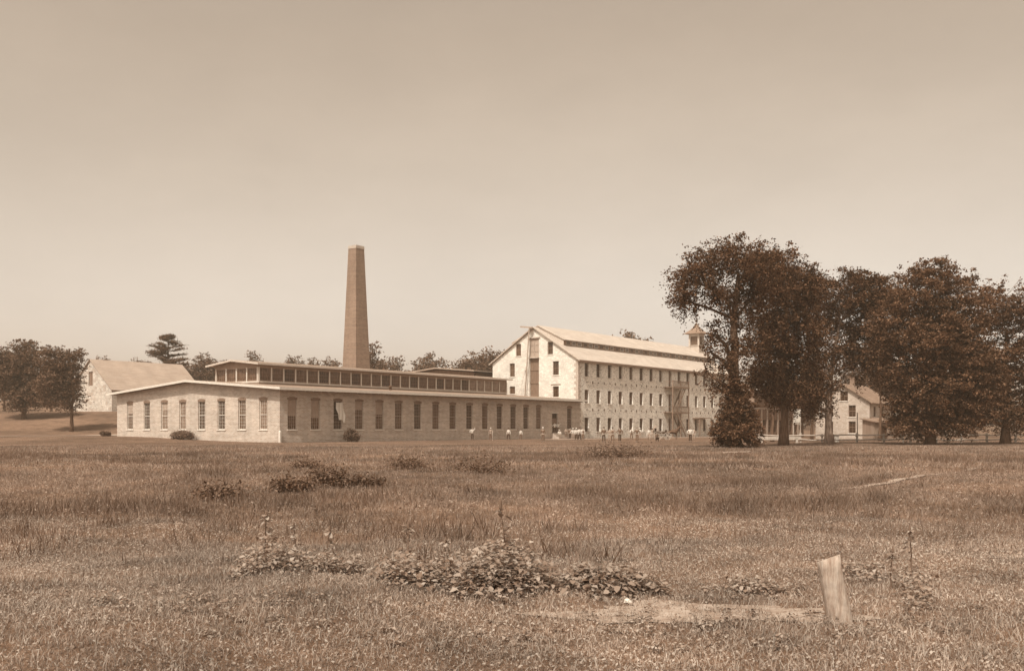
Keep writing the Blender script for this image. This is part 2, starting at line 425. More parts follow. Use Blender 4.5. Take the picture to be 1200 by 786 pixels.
# ------------------------------------------------------------------ grass
rs = np.random.RandomState(5)
def vnoise(x, y, sc, seed):
    r = np.random.RandomState(seed); T = r.rand(256, 256)
    u = x*sc+500; v = y*sc+500; iu = np.floor(u).astype(int); iv = np.floor(v).astype(int); fu = u-iu; fv = v-iv
    fu = fu*fu*(3-2*fu); fv = fv*fv*(3-2*fv)
    t = lambda a, b: T[a % 256, b % 256]
    return (t(iu, iv)*(1-fu)+t(iu+1, iv)*fu)*(1-fv)+(t(iu, iv+1)*(1-fu)+t(iu+1, iv+1)*fu)*fv
def grass_pts(y0, y1, n, xlim=None):
    # uniform over the seen wedge, widened a little for side views
    y = np.sqrt(rs.rand(n)*(y1**2-y0**2)+y0**2); x = (rs.rand(n)*2-1)*(.62*y+2.2)
    return x, y
def keep_mask(x, y):
    k = np.ones(len(x), bool)
    for a, b, c, d in DIRT:
        q = ((x-a)/c)**2+((y-b)/d)**2; k &= ~(rs.rand(len(x)) < .9*np.clip(1.35-q, 0, 1)*np.clip(-.1+1.7*vnoise(x, y, 3.3, 31), 0, 1))
    dx = x-C0[0]; dy = y-C0[1]; t = dx*U[0]+dy*U[1]; s = dx*Vv[0]+dy*Vv[1]
    k &= ~((t > -.2) & (s > -.25) & (s < 60)); k &= ~((t > 44) & (s > -10) & (s < -4.5)); k &= ~((t > 60) & (s > -8.5))
    p0 = np.array(at(985, 574)); p1 = np.array(at(1150, 548)); d = p1-p0; L = np.linalg.norm(d); d = d/L
    al = (x-p0[0])*d[0]+(y-p0[1])*d[1]; pe = abs((x-p0[0])*-d[1]+(y-p0[1])*d[0])
    k &= ~((al > 0) & (al < L) & (pe < .28) & (rs.rand(len(x)) < .6))
    k &= ~((x < -54) & (y > 127) & (abs((y-131)-.35*(x+75)) < 2.6))
    return k
def blades(name, y0, y1, n, h0, h1, wd, mat, segs=2, lean=.5, patch=None):
    x, y = grass_pts(y0, y1, n)
    k = keep_mask(x, y)
    if patch is not None: k &= patch(x, y)
    x = x[k]; y = y[k]; n = len(x)
    hn = .55+.6*vnoise(x, y, .35, 3)+.45*vnoise(x, y, 1.6, 4)
    cl = vnoise(x, y, 5., 6); 
    h = (h0+(h1-h0)*rs.rand(n)**1.6)*hn*(.7+.6*cl); h = h*(1-.75*sst((y-78)/22)); z = gz(x, y)-.01
    a = rs.rand(n)*2*pi; L = rs.rand(n)*lean*h+.1*h; la = rs.rand(n)*2*pi
    w_ = wd*(.6+.8*rs.rand(n)); dx, dy = np.cos(a)*w_/2, np.sin(a)*w_/2; lx, ly = np.cos(la)*L, np.sin(la)*L
    if segs == 2:
        P = np.empty((n, 5, 3))
        P[:, 0] = np.stack([x-dx, y-dy, z], 1); P[:, 1] = np.stack([x+dx, y+dy, z], 1)
        P[:, 2] = np.stack([x+dx*.75+lx*.35, y+dy*.75+ly*.35, z+h*.6], 1); P[:, 3] = np.stack([x-dx*.75+lx*.35, y-dy*.75+ly*.35, z+h*.6], 1)
        P[:, 4] = np.stack([x+lx, y+ly, z+h*(.95-.2*rs.rand(n))], 1)
        me = np_mesh(name, P.reshape(-1, 3), 5, [(0, 1, 2, 3), (3, 2, 4)])
    else:
        P = np.empty((n, 3, 3)); P[:, 0] = np.stack([x-dx, y-dy, z], 1); P[:, 1] = np.stack([x+dx, y+dy, z], 1); P[:, 2] = np.stack([x+lx, y+ly, z+h], 1)
        me = np_mesh(name, P.reshape(-1, 3), 3, [(0, 1, 2)])
    return tag(link(name, me, mat), None, None, kind='stuff')
o = blades('grass', 5.0, 14, 320000, .02, .08, .0062, M['grass'], 2, 1.2); tag(o, 'short pale meadow grass close to the camera around the leaning post', 'grass')
def specks(name, y0, y1, n, size, h, mat, label):
    x, y = grass_pts(y0, y1, n); k = keep_mask(x, y) & (vnoise(x, y, 1.3, 51)+.35*rs.rand(n) > .45); x = x[k]; y = y[k]; n = len(x)
    P = np.stack([x, y, gz(x, y)+h*(.15+rs.rand(n)**1.3)], 1)
    tag(link(name, leaf_mesh(name, P, size, rs, 1.0, 0, .6), mat), label, 'ground cover', kind='stuff')
o = blades('grass', 12.5, 36, 240000, .05, .15, .014, M['grass_mid'], 1, .9); tag(o, 'rough meadow grass in the middle of the open field', 'grass')
o = blades('grass', 36, 128, 320000, .07, .18, .045, M['grass_mid'], 1, .8); tag(o, 'far meadow grass running up to the mill buildings', 'grass')
o = blades('tall_grass', 11, 60, 330000, .12, .30, .018, M['grass_dark'], 1, .6, lambda x, y: vnoise(x, y, .33, 21)*.6+vnoise(x, y, 1.1, 22)*.5 > .70)
tag(o, 'darker taller tufts of grass scattered over the middle of the field', 'grass')

specks('clover', 5.0, 17, 150000, .026, .05, M['grass'], 'small-leaved ground cover between the near grass')
specks('field_herbs', 17, 45, 90000, .05, .11, M['grass_mid'], 'small leafy herbs in the middle of the field')

# ------------------------------------------------------------------ walls with openings
def clip(poly, a, b, c):      # keep a*x+b*z<=c
    out = []
    for i in range(len(poly)):
        p, q = poly[i], poly[(i+1) % len(poly)]; dp = a*p[0]+b*p[1]-c; dq = a*q[0]+b*q[1]-c
        if dp <= 1e-9: out.append(p)
        if (dp < -1e-9 and dq > 1e-9) or (dp > 1e-9 and dq < -1e-9):
            t = dp/(dp-dq); out.append((p[0]+(q[0]-p[0])*t, p[1]+(q[1]-p[1])*t))
    return out
def wall(mb, a0, a1, z0, z1, holes, P, th, cuts=()):
    """wall face between a0..a1 and z0..z1; P(a,z,d) gives the point at depth d behind the face"""
    A = sorted(set([a0, a1]+[v for h in holes for v in h[:2]])); Zs = sorted(set([z0, z1]+[v for h in holes for v in h[2:4]]))
    A = [v for v in A if a0 <= v <= a1]; Zs = [v for v in Zs if z0 <= v <= z1]
    for i in range(len(A)-1):
        for j in range(len(Zs)-1):
            ca, cz = (A[i]+A[i+1])/2, (Zs[j]+Zs[j+1])/2
            if any(h[0] < ca < h[1] and h[2] < cz < h[3] for h in holes): continue
            poly = [(A[i], Zs[j]), (A[i+1], Zs[j]), (A[i+1], Zs[j+1]), (A[i], Zs[j+1])]
            for c in cuts: poly = clip(poly, *c)
            if len(poly) < 3: continue
            mb.add([P(p[0], p[1], 0) for p in poly], [tuple(range(len(poly)))])
            mb.add([P(p[0], p[1], th) for p in poly][::-1], [tuple(range(len(poly)))])
    for h in holes:
        c = [(h[0], h[2]), (h[1], h[2]), (h[1], h[3]), (h[0], h[3])]
        for k in range(4):
            p, q = c[k], c[(k+1) % 4]; mb.add([P(p[0], p[1], 0), P(q[0], q[1], 0), P(q[0], q[1], th), P(p[0], p[1], th)], [(3, 2, 1, 0)])

WCACHE = {}
def window(parent, loc, rz, wd, ht, cols, rows, glass='glass', frame='sashpaint', sill=True, arch=False, blind=0, fw=.07, mun=.022, depth=.14, name='window', double=True):
    """window unit: origin at bottom centre on the wall face, x along the wall, +y into the wall"""
    key = (round(wd, 2), round(ht, 2), cols, rows, frame, fw, mun, depth, double)
    if key not in WCACHE:
        m = MB(); d0, d1 = depth, depth+.07
        m.box(-wd/2, -wd/2+fw, d0, d1, 0, ht); m.box(wd/2-fw, wd/2, d0, d1, 0, ht)
        m.box(-wd/2+fw, wd/2-fw, d0, d1, 0, fw); m.box(-wd/2+fw, wd/2-fw, d0, d1, ht-fw, ht)
        if double: m.box(-wd/2+fw, wd/2-fw, d0+.005, d1-.004, ht/2-.035, ht/2+.035)
        for c in range(1, cols):
            xx = -wd/2+fw+(wd-2*fw)*c/cols; m.box(xx-mun/2, xx+mun/2, d0+.02, d1-.012, fw, ht-fw)
        for r in range(1, rows):
            if double and r*2 == rows: continue
            zz = fw+(ht-2*fw)*r/rows; m.box(-wd/2+fw, wd/2-fw, d0+.024, d1-.016, zz-mun/2, zz+mun/2)
        p = MB().box(-wd/2+.01, wd/2-.01, d1-.01, d1+.02, .01, ht-.01)
        WCACHE[key] = (m.mesh('window'), p.mesh('pane'), MB().box(-wd/2-.12, wd/2+.12, -.09, depth+.02, -.13, 0).mesh('sill'))
        WCACHE[key][0].materials.append(M[frame]); WCACHE[key][2].materials.append(M['sill'])
    wm, pm, sm = WCACHE[key]
    o = link(name, wm, None, parent); o.location = loc; o.rotation_euler = (0, 0, rz)
    pk = ('p', key, glass)
    if pk not in WCACHE: q = pm.copy(); q.materials.clear(); q.materials.append(M[glass]); WCACHE[pk] = q
    link('pane', WCACHE[pk], None, o)
    if sill: link('sill', sm, None, o)
    if blind > 0:
        bk = ('b', key, round(blind, 2))
        if bk not in WCACHE: q = MB().box(-wd/2+.08, wd/2-.08, depth+.044, depth+.055, ht*(1-blind), ht-.07).mesh('blind'); q.materials.append(M['blind']); WCACHE[bk] = q
        link('blind', WCACHE[bk], None, o)
    return o
rnd = random.Random(3)
def pickglass(): return rnd.choice(['glass', 'glass', 'glass', 'glass_mid', 'glass_mid', 'glass_pale'])

# mappers: long side faces -y (local), gable end faces -x
side = lambda y: (lambda a, z, d: (a, y+d, z))
gend = lambda x: (lambda a, z, d: (x+d, a, z))
def roof_slab(mb, x0, x1, ya, za, yb, zb, th=.16):
    """sloping slab between (ya,za) and (yb,zb), top surface given"""
    mb.add([(x0, ya, za), (x1, ya, za), (x1, yb, zb), (x0, yb, zb), (x0, ya, za-th), (x1, ya, za-th), (x1, yb, zb-th), (x0, yb, zb-th)],
           [(0, 1, 2, 3), (7, 6, 5, 4), (0, 4, 5, 1), (1, 5, 6, 2), (2, 6, 7, 3), (3, 7, 4, 0)])

# ------------------------------------------------------------------ 1. long brick weave shed
bf = thing('brick_factory', 'long low single-storey brick factory with a raised window strip along its roof', 'factory', (C0[0], C0[1], 0), ANG)
LEN, WID, EV, RG = 61.9, 33.8, 6.15, 7.4
mb = MB()
longs = [1.81, 5.32, 8.86, 12.4, 15.9, 19.4, 23.0, 26.6, 30.1, 33.7, 37.2, 40.6, 43.9, 47.1, 50.4, None, 58.9]
holesL = [(t-.68, t+.68, 1.5, 4.93) for t in longs if t] + [(54.0, 55.5, .9, 4.0)]
wall(mb, 0, LEN, -.6, EV, holesL, side(0), .4)
ends = [2.94+3.965*k for k in range(8)]
holesG = [(s-.72, s+.72, 1.5, 4.95) for s in ends]
sl1 = (RG-EV)/(WID/2)
cuts = [(sl1, 1, RG+sl1*WID/2-.0), (-sl1, 1, RG-sl1*WID/2)]
wall(mb, 0, WID, -.6, RG, holesG, gend(0), .4, cuts)
# plain back and far walls
mb.add([(0, WID, -.6), (LEN, WID, -.6), (LEN, WID, EV), (0, WID, EV)], [(0, 1, 2, 3)])
mb.add([(LEN, 0, -.6), (LEN, WID, -.6), (LEN, WID, EV), (LEN, WID/2, RG), (LEN, 0, EV)], [(0, 1, 2, 3, 4)])
mb.build('wall', M['brick'], bf)
def arch(o, hw):
    ar = MB()
    for k in range(5):
        x0 = -hw+k*hw*2/5; zt = .05+.10*(1-((k-2)/2.2)**2); ar.box(x0, x0+hw*2/5, -.012, .1, 0, zt+.2)
    a = ar.build('arch', M['stack_brick'], o); a.location = (0, 0, 3.435)
spec = {0: ('glass_mid', .55), 1: ('glass_mid', .6), 2: ('glass', 0), 3: ('glass_mid', .3), 4: ('glass_mid', .45), 15: ('glass', 0)}
for i, t in enumerate(longs):
    if t is None: continue
    gl, bl = spec.get(i, (rnd.choice(['glass', 'glass', 'glass_mid']), 0))
    arch(window(bf, (t, 0, 1.5), 0, 1.36, 3.43, 4, 8, gl, blind=bl), .74)
for i, s in enumerate(ends):
    o = window(bf, (0, s, 1.5), -pi/2, 1.44, 3.45, 4, 8, ['glass_pale', 'glass_mid', 'glass', 'glass', 'glass_pale', 'glass_pale', 'glass', 'glass_mid'][i], frame='trim', blind=[.0, 0, 0, 0, 0, .3, 0, .4][i]); arch(o, .78)
# door with three stone steps
dr = MB().box(54.03, 55.47, .16, .24, .93, 3.1).box(54.0, 55.5, .12, .2, 3.1, 3.2).box(54.06, 54.7, .12, .16, 1.1, 2.0).box(54.8, 55.44, .12, .16, 1.1, 2.0).box(54.06, 54.7, .12, .16, 2.15, 3.0).box(54.8, 55.44, .12, .16, 2.15, 3.0).build('door', M['boards'], bf)
MB().tube([(55.3, .12, 1.95), (55.3, .05, 1.95), (55.3, .05, 2.1)], .02, 6).build('handle', M['iron'], dr)
MB().box(54.03, 55.47, .2, .22, 3.2, 3.98).box(54.7, 54.76, .15, .2, 3.2, 3.98).build('transom', M['glass'], bf)
MB().box(53.8, 55.7, -.08, -.004, 4.0, 4.16).build('lintel', M['trim'], bf)
MB().box(53.6, 55.9, -1.6, -.01, -.1, .3).box(53.6, 55.9, -1.1, -.01, .3, .6).box(53.6, 55.9, -.6, -.01, .6, .88).build('steps', M['stone'], bf)
# roof: low gable with wide overhangs and pale fascia
OV, OG = 1.15, .95
ro = MB()
zE = EV-sl1*OV+.22; zR = RG+.22
roof_slab(ro, -OG, LEN+.35, -OV, zE, WID/2, zR, .18); roof_slab(ro, -OG, LEN+.35, WID+OV, zE, WID/2, zR, .18)
rf = ro.build('roof', M['roof_tar'], bf)
fa = MB()
fa.box(-OG-.03, LEN+.38, -OV-.05, -OV-.003, zE-.30, zE+.015)
for ya, yb in ((-OV, WID/2), (WID+OV, WID/2)):
    za = zE; fa.add([(-OG-.05, ya, za+.02), (-OG-.003, ya, za+.02), (-OG-.003, yb, zR+.02), (-OG-.05, yb, zR+.02), (-OG-.05, ya, za-.26), (-OG-.003, ya, za-.26), (-OG-.003, yb, zR-.26), (-OG-.05, yb, zR-.26)],
           [(0, 1, 2, 3), (7, 6, 5, 4), (0, 4, 5, 1), (1, 5, 6, 2), (2, 6, 7, 3), (3, 7, 4, 0)])
fa.build('fascia', M['trim'], rf)
sf = MB().box(-OG+.02, LEN+.3, -OV+.02, -.004, zE-.26, zE-.2)
for k in range(52): sf.box(.3+k*1.19, .42+k*1.19, -OV+.05, -.004, zE-.40, zE-.262)
sf.build('rafter', M['soffit'], rf)
# roof monitor (clerestory)
MS0, MS1, MT0, MT1 = 12.4, 21.6, 6.8, 58.3
mz0, mzt, mza = 6.9, 9.85, 10.35
mo = MB(); nW = 26; ps = (MT1-MT0)/nW
mh = [(MT0+ps*k+.14, MT0+ps*(k+1)-.14, 7.75, 9.35) for k in range(nW)]
wall(mo, MT0, MT1, mz0, mzt, mh, side(MS0), .2)
gw = (MS1-MS0-.6)/4
gh = [(MS0+.3+gw*k+.12, MS0+.3+gw*(k+1)-.12, 7.75, 9.35) for k in range(4)]
sl2 = (mza-mzt)/((MS1-MS0)/2); mc = (MS0+MS1)/2
wall(mo, MS0, MS1, mz0, mza, gh, gend(MT0), .2, [(sl2, 1, mza+sl2*mc), (-sl2, 1, mza-sl2*mc)])
mo.add([(MT0, MS1, mz0), (MT1, MS1, mz0), (MT1, MS1, mzt), (MT0, MS1, mzt)], [(0, 1, 2, 3)])
mo.add([(MT1, MS0, mz0), (MT1, MS1, mz0), (MT1, MS1, mzt), (MT1, mc, mza), (MT1, MS0, mzt)], [(0, 1, 2, 3, 4)])
mon = mo.build('monitor', M['panel'], bf)
for k, h in enumerate(mh):
    pale = k >= 21
    o = window(mon, ((h[0]+h[1])/2, MS0, h[2]), 0, h[1]-h[0], h[3]-h[2], 4, 3, 'glass_pale' if pale else ['glass_mid', 'glass_mid', 'glass'][k*7 % 3], frame='trimdark' if not pale else 'sashpaint', sill=False, fw=.05, mun=.03, depth=.05, double=False)
for h in gh:
    window(mon, (MT0, (h[0]+h[1])/2, h[2]), -pi/2, h[1]-h[0], h[3]-h[2], 4, 3, 'glass_mid', frame='trimdark', sill=False, fw=.05, mun=.03, depth=.05, double=False)
ml = MB()   # pale mullion posts and plates
for k in range(nW+1): x = MT0+ps*k; ml.box(x-.085, x+.085, MS0-.05, MS0-.002, 7.65, 9.45)
ml.box(MT0-.1, MT1, MS0-.06, MS0-.002, 7.5, 7.65)
for k in range(5): y = MS0+.3+gw*k; ml.box(MT0-.05, MT0-.002, y-.085, y+.085, 7.65, 9.45)
ml.box(MT0-.06, MT0-.002, MS0-.05, MS1, 7.5, 7.65)
ml.build('mullion', M['trim'], mon)
r2 = MB(); ov = .85; ze2 = mzt-sl2*ov+.16; zr2 = mza+.16
roof_slab(r2, MT0-ov, MT1+.5, MS0-ov, ze2, mc, zr2, .14); roof_slab(r2, MT0-ov, MT1+.5, MS1+ov, ze2, mc, zr2, .14)
r2o = r2.build('monitor_roof', M['roof_tar'], bf)
f2 = MB().box(MT0-ov-.02, MT1+.52, MS0-ov-.05, MS0-ov-.003, ze2-.22, ze2+.015)
for ya in (MS0-ov, MS1+ov):
    x0, x1 = MT0-ov-.05, MT0-ov-.003
    f2.add([(x0, ya, ze2+.02), (x1, ya, ze2+.02), (x1, mc, zr2+.02), (x0, mc, zr2+.02), (x0, ya, ze2-.22), (x1, ya, ze2-.22), (x1, mc, zr2-.22), (x0, mc, zr2-.22)],
           [(0, 1, 2, 3), (7, 6, 5, 4), (0, 4, 5, 1), (1, 5, 6, 2), (2, 6, 7, 3), (3, 7, 4, 0)])
f2.build('fascia', M['palewood'], r2o)
vent = MB().lathe([(.22, 0), (.22, .5), (.34, .55), (.05, .85)], (27, 9, 6.9), 10)
vent.build('roof_vent', M['iron'], bf)
# corner board at the near corner
p = MB().box(-.2, .02, -.25, -.02, -.2, 1.25).add([(-.2, -.25, 1.25), (.02, -.25, 1.25), (.02, -.02, 1.25), (-.2, -.02, 1.25), (-.09, -.13, 1.4)], [(0, 1, 4), (1, 2, 4), (2, 3, 4), (3, 0, 4)])
o = p.build('guard_post', M['sill']); o.location = (C0[0], C0[1], 0); o.rotation_euler = (0, 0, ANG)
tag(o, 'short white guard post standing at the near corner of the brick factory', 'post')
# cloth hanging from the third window
rr = random.Random(8); cl = MB(); nxx, nzz = 8, 14
for j in range(nzz+1):
    for i in range(nxx+1):
        x = -.62+1.15*i/nxx+.05*sin(j*.9); z = 4.75-2.1*j/nzz-(.35 if i > 5 else 0)*(j/nzz); y = -.25-.2*j/nzz+.09*sin(i*1.7+j*.4)
        cl.v.append((8.9+x+.25*j/nzz, y, z))
for j in range(nzz):
    for i in range(nxx): a = j*(nxx+1)+i; cl.f.append((a, a+1, a+nxx+2, a+nxx+1))
n0 = len(cl.v); cl.v += [(a, b-.012, c) for a, b, c in cl.v]; cl.f += [tuple(n0+i for i in f[::-1]) for f in cl.f]
o = cl.build('hung_cloth', M['cloth_white'], smooth=True); o.location = (C0[0], C0[1], 0); o.rotation_euler = (0, 0, ANG)
tag(o, 'white cloth hung out of the third window of the long brick wall', 'cloth')

# ------------------------------------------------------------------ 2. chimney
ck = thing('factory_chimney', 'tall square tapering brick chimney stack rising behind the brick factory', 'chimney', (*W(48, 38), 0), ANG)
c = MB(); hb, ht_ = 2.15, .98; prev = None; N = 24
for k in range(N+1):
    q = k/N; z = 33.2*q; r = hb+(ht_-hb)*q**.96; c.v += [(-r, -r, z), (r, -r, z), (r, r, z), (-r, r, z)]
for k in range(N):
    for j in range(4): a = 4*k+j; b = 4*k+(j+1) % 4; c.f.append((a, b, b+4, a+4))
c.build('shaft', M['stack_brick'], ck)
cp = MB().box(-1.03, 1.03, -1.03, 1.03, 33.2, 33.45)
for sx, sy in ((0, 1), (0, -1)): cp.box(-1.0, 1.0, sy*.98-.12 if sy > 0 else -.98-.0, .98+.0 if sy > 0 else -.86, 33.45, 33.75)
cp.box(-1.0, -.88, -.855, .855, 33.45, 33.75).box(.88, 1.0, -.855, .855, 33.45, 33.75)
cp.build('cap', M['brick'], ck)

# ------------------------------------------------------------------ 3. rear wing with its own monitor
wg = thing('rear_wing', 'low gabled factory wing seen behind the brick factory beside the stone mill', 'factory', (*W(62, 22.6), 0), ANG)
# local: gable end faces -x, ridge along +x ... kept short
wm = MB(); Wy0, Wy1, WL = 0, 17, 50
wall(wm, Wy0, Wy1, -.4, 12.4, [], gend(0), .3, [(.09, 1, 12.4+.09*8.5), (-.09, 1, 12.4-.09*8.5)])
wm.box(0.31, WL, .01, 16.99, -.4, 11.6)
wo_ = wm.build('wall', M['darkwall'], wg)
wr = MB(); roof_slab(wr, -1, WL, -.8, 11.95, 8.5, 12.75, .2); roof_slab(wr, -1, WL, 17.8, 11.95, 8.5, 12.75, .2)
wro = wr.build('roof', M['roof_barn'], wg)
for k in range(7): window(wg, (0, 1.6+2.3*k, 9.3), -pi/2, 1.5, 1.3, 3, 2, 'glass', frame='trimdark', sill=False, fw=.05, depth=.03, double=False)

# ------------------------------------------------------------------ 4. stone mill
ML, MWd, ME_, MR = 58.5, 18.05, 13.0, 18.7
mill = thing('stone_mill', 'whitewashed three-storey stone mill with gable end, roof strip windows and fire stairs', 'mill', (*W(62.4, .65), 0), ANG)
wL = [2.6+3.63*k for k in range(15)]
STK = 8
rows_z = [(1.1, 3.45), (5.85, 8.1), (10.3, 12.55)]
hl = []
for k, t in enumerate(wL):
    for r, (a, b) in enumerate(rows_z):
        if k == STK: hl.append((t-.62, t+.62, [0.2, 4.75, 9.55][r], b))
        else: hl.append((t-.64, t+.64, a, b))
m1 = MB(); wall(m1, 0, ML, -.5, ME_, hl, side(0), .55)
m1.add([(ML, 0, -.5), (ML, MWd, -.5), (ML, MWd, ME_), (ML, MWd/2, MR), (ML, 0, ME_)], [(0, 1, 2, 3, 4)])
m1.add([(0, MWd, -.5), (ML, MWd, -.5), (ML, MWd, ME_), (0, MWd, ME_)], [(0, 1, 2, 3)])
wl_o = m1.build('wall', M['rubble'], mill, 'rough whitewashed rubble stone side wall')
sl3 = (MR-ME_)/(MWd/2); mcy = MWd/2
gcen = 9.0
gh = [(12.35-.55, 12.35+.55, 14.1, 16.2), (5.65-.55, 5.65+.55, 14.1, 16.2), (13.7-.55, 13.7+.55, 10.6, 12.9), (4.5-.6, 4.5+.6, 10.6, 12.9),
      (13.7-.6, 13.7+.6, 7.6, 8.9), (4.5-.6, 4.5+.6, 6.9, 8.7), (gcen-1.0, gcen+1.0, 7.0, 17.0)]
m2 = MB(); wall(m2, 0.0, MWd, 0, MR, gh, gend(-.003), .55, [(sl3, 1, MR+sl3*mcy), (-sl3, 1, MR-sl3*mcy)])
m2.build('gable_wall', M['whitewash'], mill, 'whitewashed gable wall with stones paled as if in strong sun')
for h in gh[:6]: window(mill, (0, (h[0]+h[1])/2, h[2]), -pi/2, h[1]-h[0], h[3]-h[2], 3, 6 if h[3]-h[2] > 2 else 3, 'glass_mid' if h[0] > 10 else 'glass', frame='trimdark', depth=.2, double=h[3]-h[2] > 2)
MB().box(-.04, -.006, 4.5-1.0, 4.5+1.0, 8.9, 9.05).build('lintel', M['boards'], mill)
# quoins
qn = MB()
for k in range(26):
    l1, l2 = (.75, .4) if k % 2 else (.4, .75); z = .1+.495*k
    qn.box(-.06, l1, -.05, -.004, z, z+.44); qn.box(-.06, -.008, -.004, l2, z, z+.44)
qn.build('quoin', M['stone'], mill)
# hoist door column in the gable
hd = MB().box(.3, .36, gcen-.98, gcen+.98, 7.02, 13.6)
for k in range(9): hd.box(.26, .3, gcen-.98+.22*k, gcen-.98+.22*k+.05, 7.02, 13.6)
for z in (9.3, 11.5): hd.box(.2, .26, gcen-.98, gcen+.98, z, z+.25)
hd.build('hoist_door', M['boards'], mill)
hd2 = MB().box(.12, .18, gcen-.98, gcen+.98, 13.7, 16.98)
for z in (13.7, 14.7, 15.8, 16.85): hd2.box(.06, .12, gcen-.98, gcen+.98, z, z+.13)
hd2.box(.06, .12, gcen-.05, gcen+.05, 13.84, 16.84); hd2.build('loading_door', M['greywood'], mill)
MB().box(-.25, .2, gcen-1.1, gcen+1.1, 13.6, 13.7).box(-.2, .0, gcen-1.25, gcen+1.25, 17.0, 17.2).build('lintel', M['palewood'], mill)
hb_ = MB().bar((-.7, gcen+2.4, 19.05), (-.7, gcen-.1, 18.75), .22, .25).bar((-1.2, gcen+.2, 18.6), (.6, gcen+.2, 18.6), .2, .22)
hb_.bar((-.7, gcen+.5, 18.9), (-.55, gcen+1.55, 7.2), .16).bar((-.62, gcen+1.35, 11.5), (-.05, gcen+1.9, 11.5), .12)
hb_.build('hoist_beam', M['greywood'], mill)
MB().tube([(-.7, gcen+.35, 18.7), (-.66, gcen+.95, 13), (-.6, gcen+2.1, 9.6), (-.55, gcen+2.3, 7.4)], .03, 6).build('hoist_rope', M['palewood'], mill)
for k, t in enumerate(wL):
    for r, (a, b) in enumerate(rows_z):
        if k == STK:
            z0 = [0.2, 4.75, 9.55][r]; d = MB().box(t-.6, t+.6, .25, .32, z0+.01, b-.01)
            for q in (0, 1): d.box(t-.5+q*.55, t-.05+q*.55, .22, .25, z0+.15, z0+1.1).box(t-.5+q*.55, t-.05+q*.55, .22, .25, z0+1.25, b-.15)
            dd = d.build('door', M['boards'], mill); MB().tube([(t+.5, .22, z0+1.05), (t+.5, .16, z0+1.05)], .03, 6).build('handle', M['iron'], dd)
        else: window(mill, (t, 0, a), 0, 1.28, b-a, 3, 6, rnd.choice(['glass', 'glass', 'glass_mid']), frame='trimdark', depth=.25)
tpm = MB().box(-.05, .05, -.05, -.004, -.26, .26).box(-.2, -.051, -.046, -.004, -.05, .05).box(.051, .2, -.046, -.004, -.05, .05).mesh('tie_plate'); tpm.materials.append(M['iron'])
tqm = MB().box(-.11, .11, -.05, -.004, -.1, .1).mesh('tie_plate'); tqm.materials.append(M['iron'])
for z in (4.75, 9.35):
    for k in range(15):
        if k == 8: continue
        link('tie_plate', tpm, None, mill).location = (wL[k]+1.8, 0, z); link('tie_plate', tqm, None, mill).location = (wL[k], 0, z)
# roof
ro = MB(); oe = .55
zE3 = ME_-sl3*oe+.25; zR3 = MR+.25; yb0 = 3.75; zb0 = ME_+sl3*yb0+.25
roof_slab(ro, -.45, ML+.5, -oe, zE3, yb0, zb0, .16); roof_slab(ro, -.45, ML+.5, MWd+oe, zE3, MWd-yb0, zb0, .16)
roof_slab(ro, -.45, 1.2, yb0, zb0, mcy, zR3, .16); roof_slab(ro, -.45, 1.2, MWd-yb0, zb0, mcy, zR3, .16)
roof_slab(ro, 1.2, ML+.5, yb0, zb0, mcy, zR3-.3, .14); roof_slab(ro, 1.2, ML+.5, MWd-yb0, zb0, mcy, zR3-.3, .14)
mr = ro.build('roof', M['roof_slate'], mill)
ru = MB(); zu0 = zb0+.95; zur = zR3+.35
roof_slab(ru, 1.0, ML+.3, yb0-.35, zu0, mcy, zur, .12); roof_slab(ru, 1.0, ML+.3, MWd-yb0+.35, zu0, mcy, zur, .12)
ru.build('monitor_roof', M['roof_slate'], mr)
MB().box(-.5, ML+.55, -oe-.06, -oe-.004, zE3-.32, zE3+.01).box(-.4, ML+.4, -oe+.02, -.004, zE3-.3, zE3-.2).build('fascia', M['trimdark'], mr)
st = MB(); st.box(1.25, ML, yb0-.02, yb0+.1, zb0-.2, zu0-.02)
sto = st.build('monitor_wall', M['trimdark'], mill)
tri = MB()   # closing wedge at the monitor's near end
tri.add([(1.22, yb0, zb0-.05), (1.22, mcy, zR3-.3), (1.22, MWd-yb0, zb0-.05), (1.22, MWd-yb0, zu0-.05), (1.22, mcy, zur-.1), (1.22, yb0, zu0-.05)], [(0, 1, 4, 5), (1, 2, 3, 4)])
tri.build('monitor_end', M['palewood'], mill)
for k in range(32):
    x = 1.9+1.76*k
    if x > ML-1: break
    window(sto, (x+.6, yb0-.02, zb0+.14), 0, 1.2, .62, 3, 1, 'glass', frame='trim' if k % 3 else 'sashpaint', sill=False, fw=.07, mun=.03, depth=-.07, double=False)
# belfry
bx, by = 56.6, 7.1
bb = MB(); 
for sx in (-1, 1):
    for sy in (-1, 1): bb.box(bx+sx*1.05-.18, bx+sx*1.05+.18, by+sy*1.05-.18, by+sy*1.05+.18, 16.0, 21.9)
bb.box(bx-1.15, bx+1.15, by-1.15, by+1.15, 16.0, 19.3).box(bx-1.2, bx+1.2, by-1.2, by+1.2, 21.35, 21.9).box(bx-1.3, bx+1.3, by-1.3, by+1.3, 19.3, 19.45)
be = bb.build('belfry', M['palewood'], mill)
lv = MB().box(bx-.86, bx+.86, by-.86, by+.86, 19.46, 21.34)
for k in range(9):
    z = 19.55+.2*k; lv.box(bx-.94, bx+.94, by-.94, by+.94, z, z+.06)
lv.build('louvre', M['boards'], be)
rp = MB(); prof = [(2.05, 21.9), (1.95, 22.02), (1.35, 22.45), (.85, 22.95), (.4, 23.6), (.08, 24.3)]
for r, z in prof: rp.v += [(bx-r, by-r, z), (bx+r, by-r, z), (bx+r, by+r, z), (bx-r, by+r, z)]
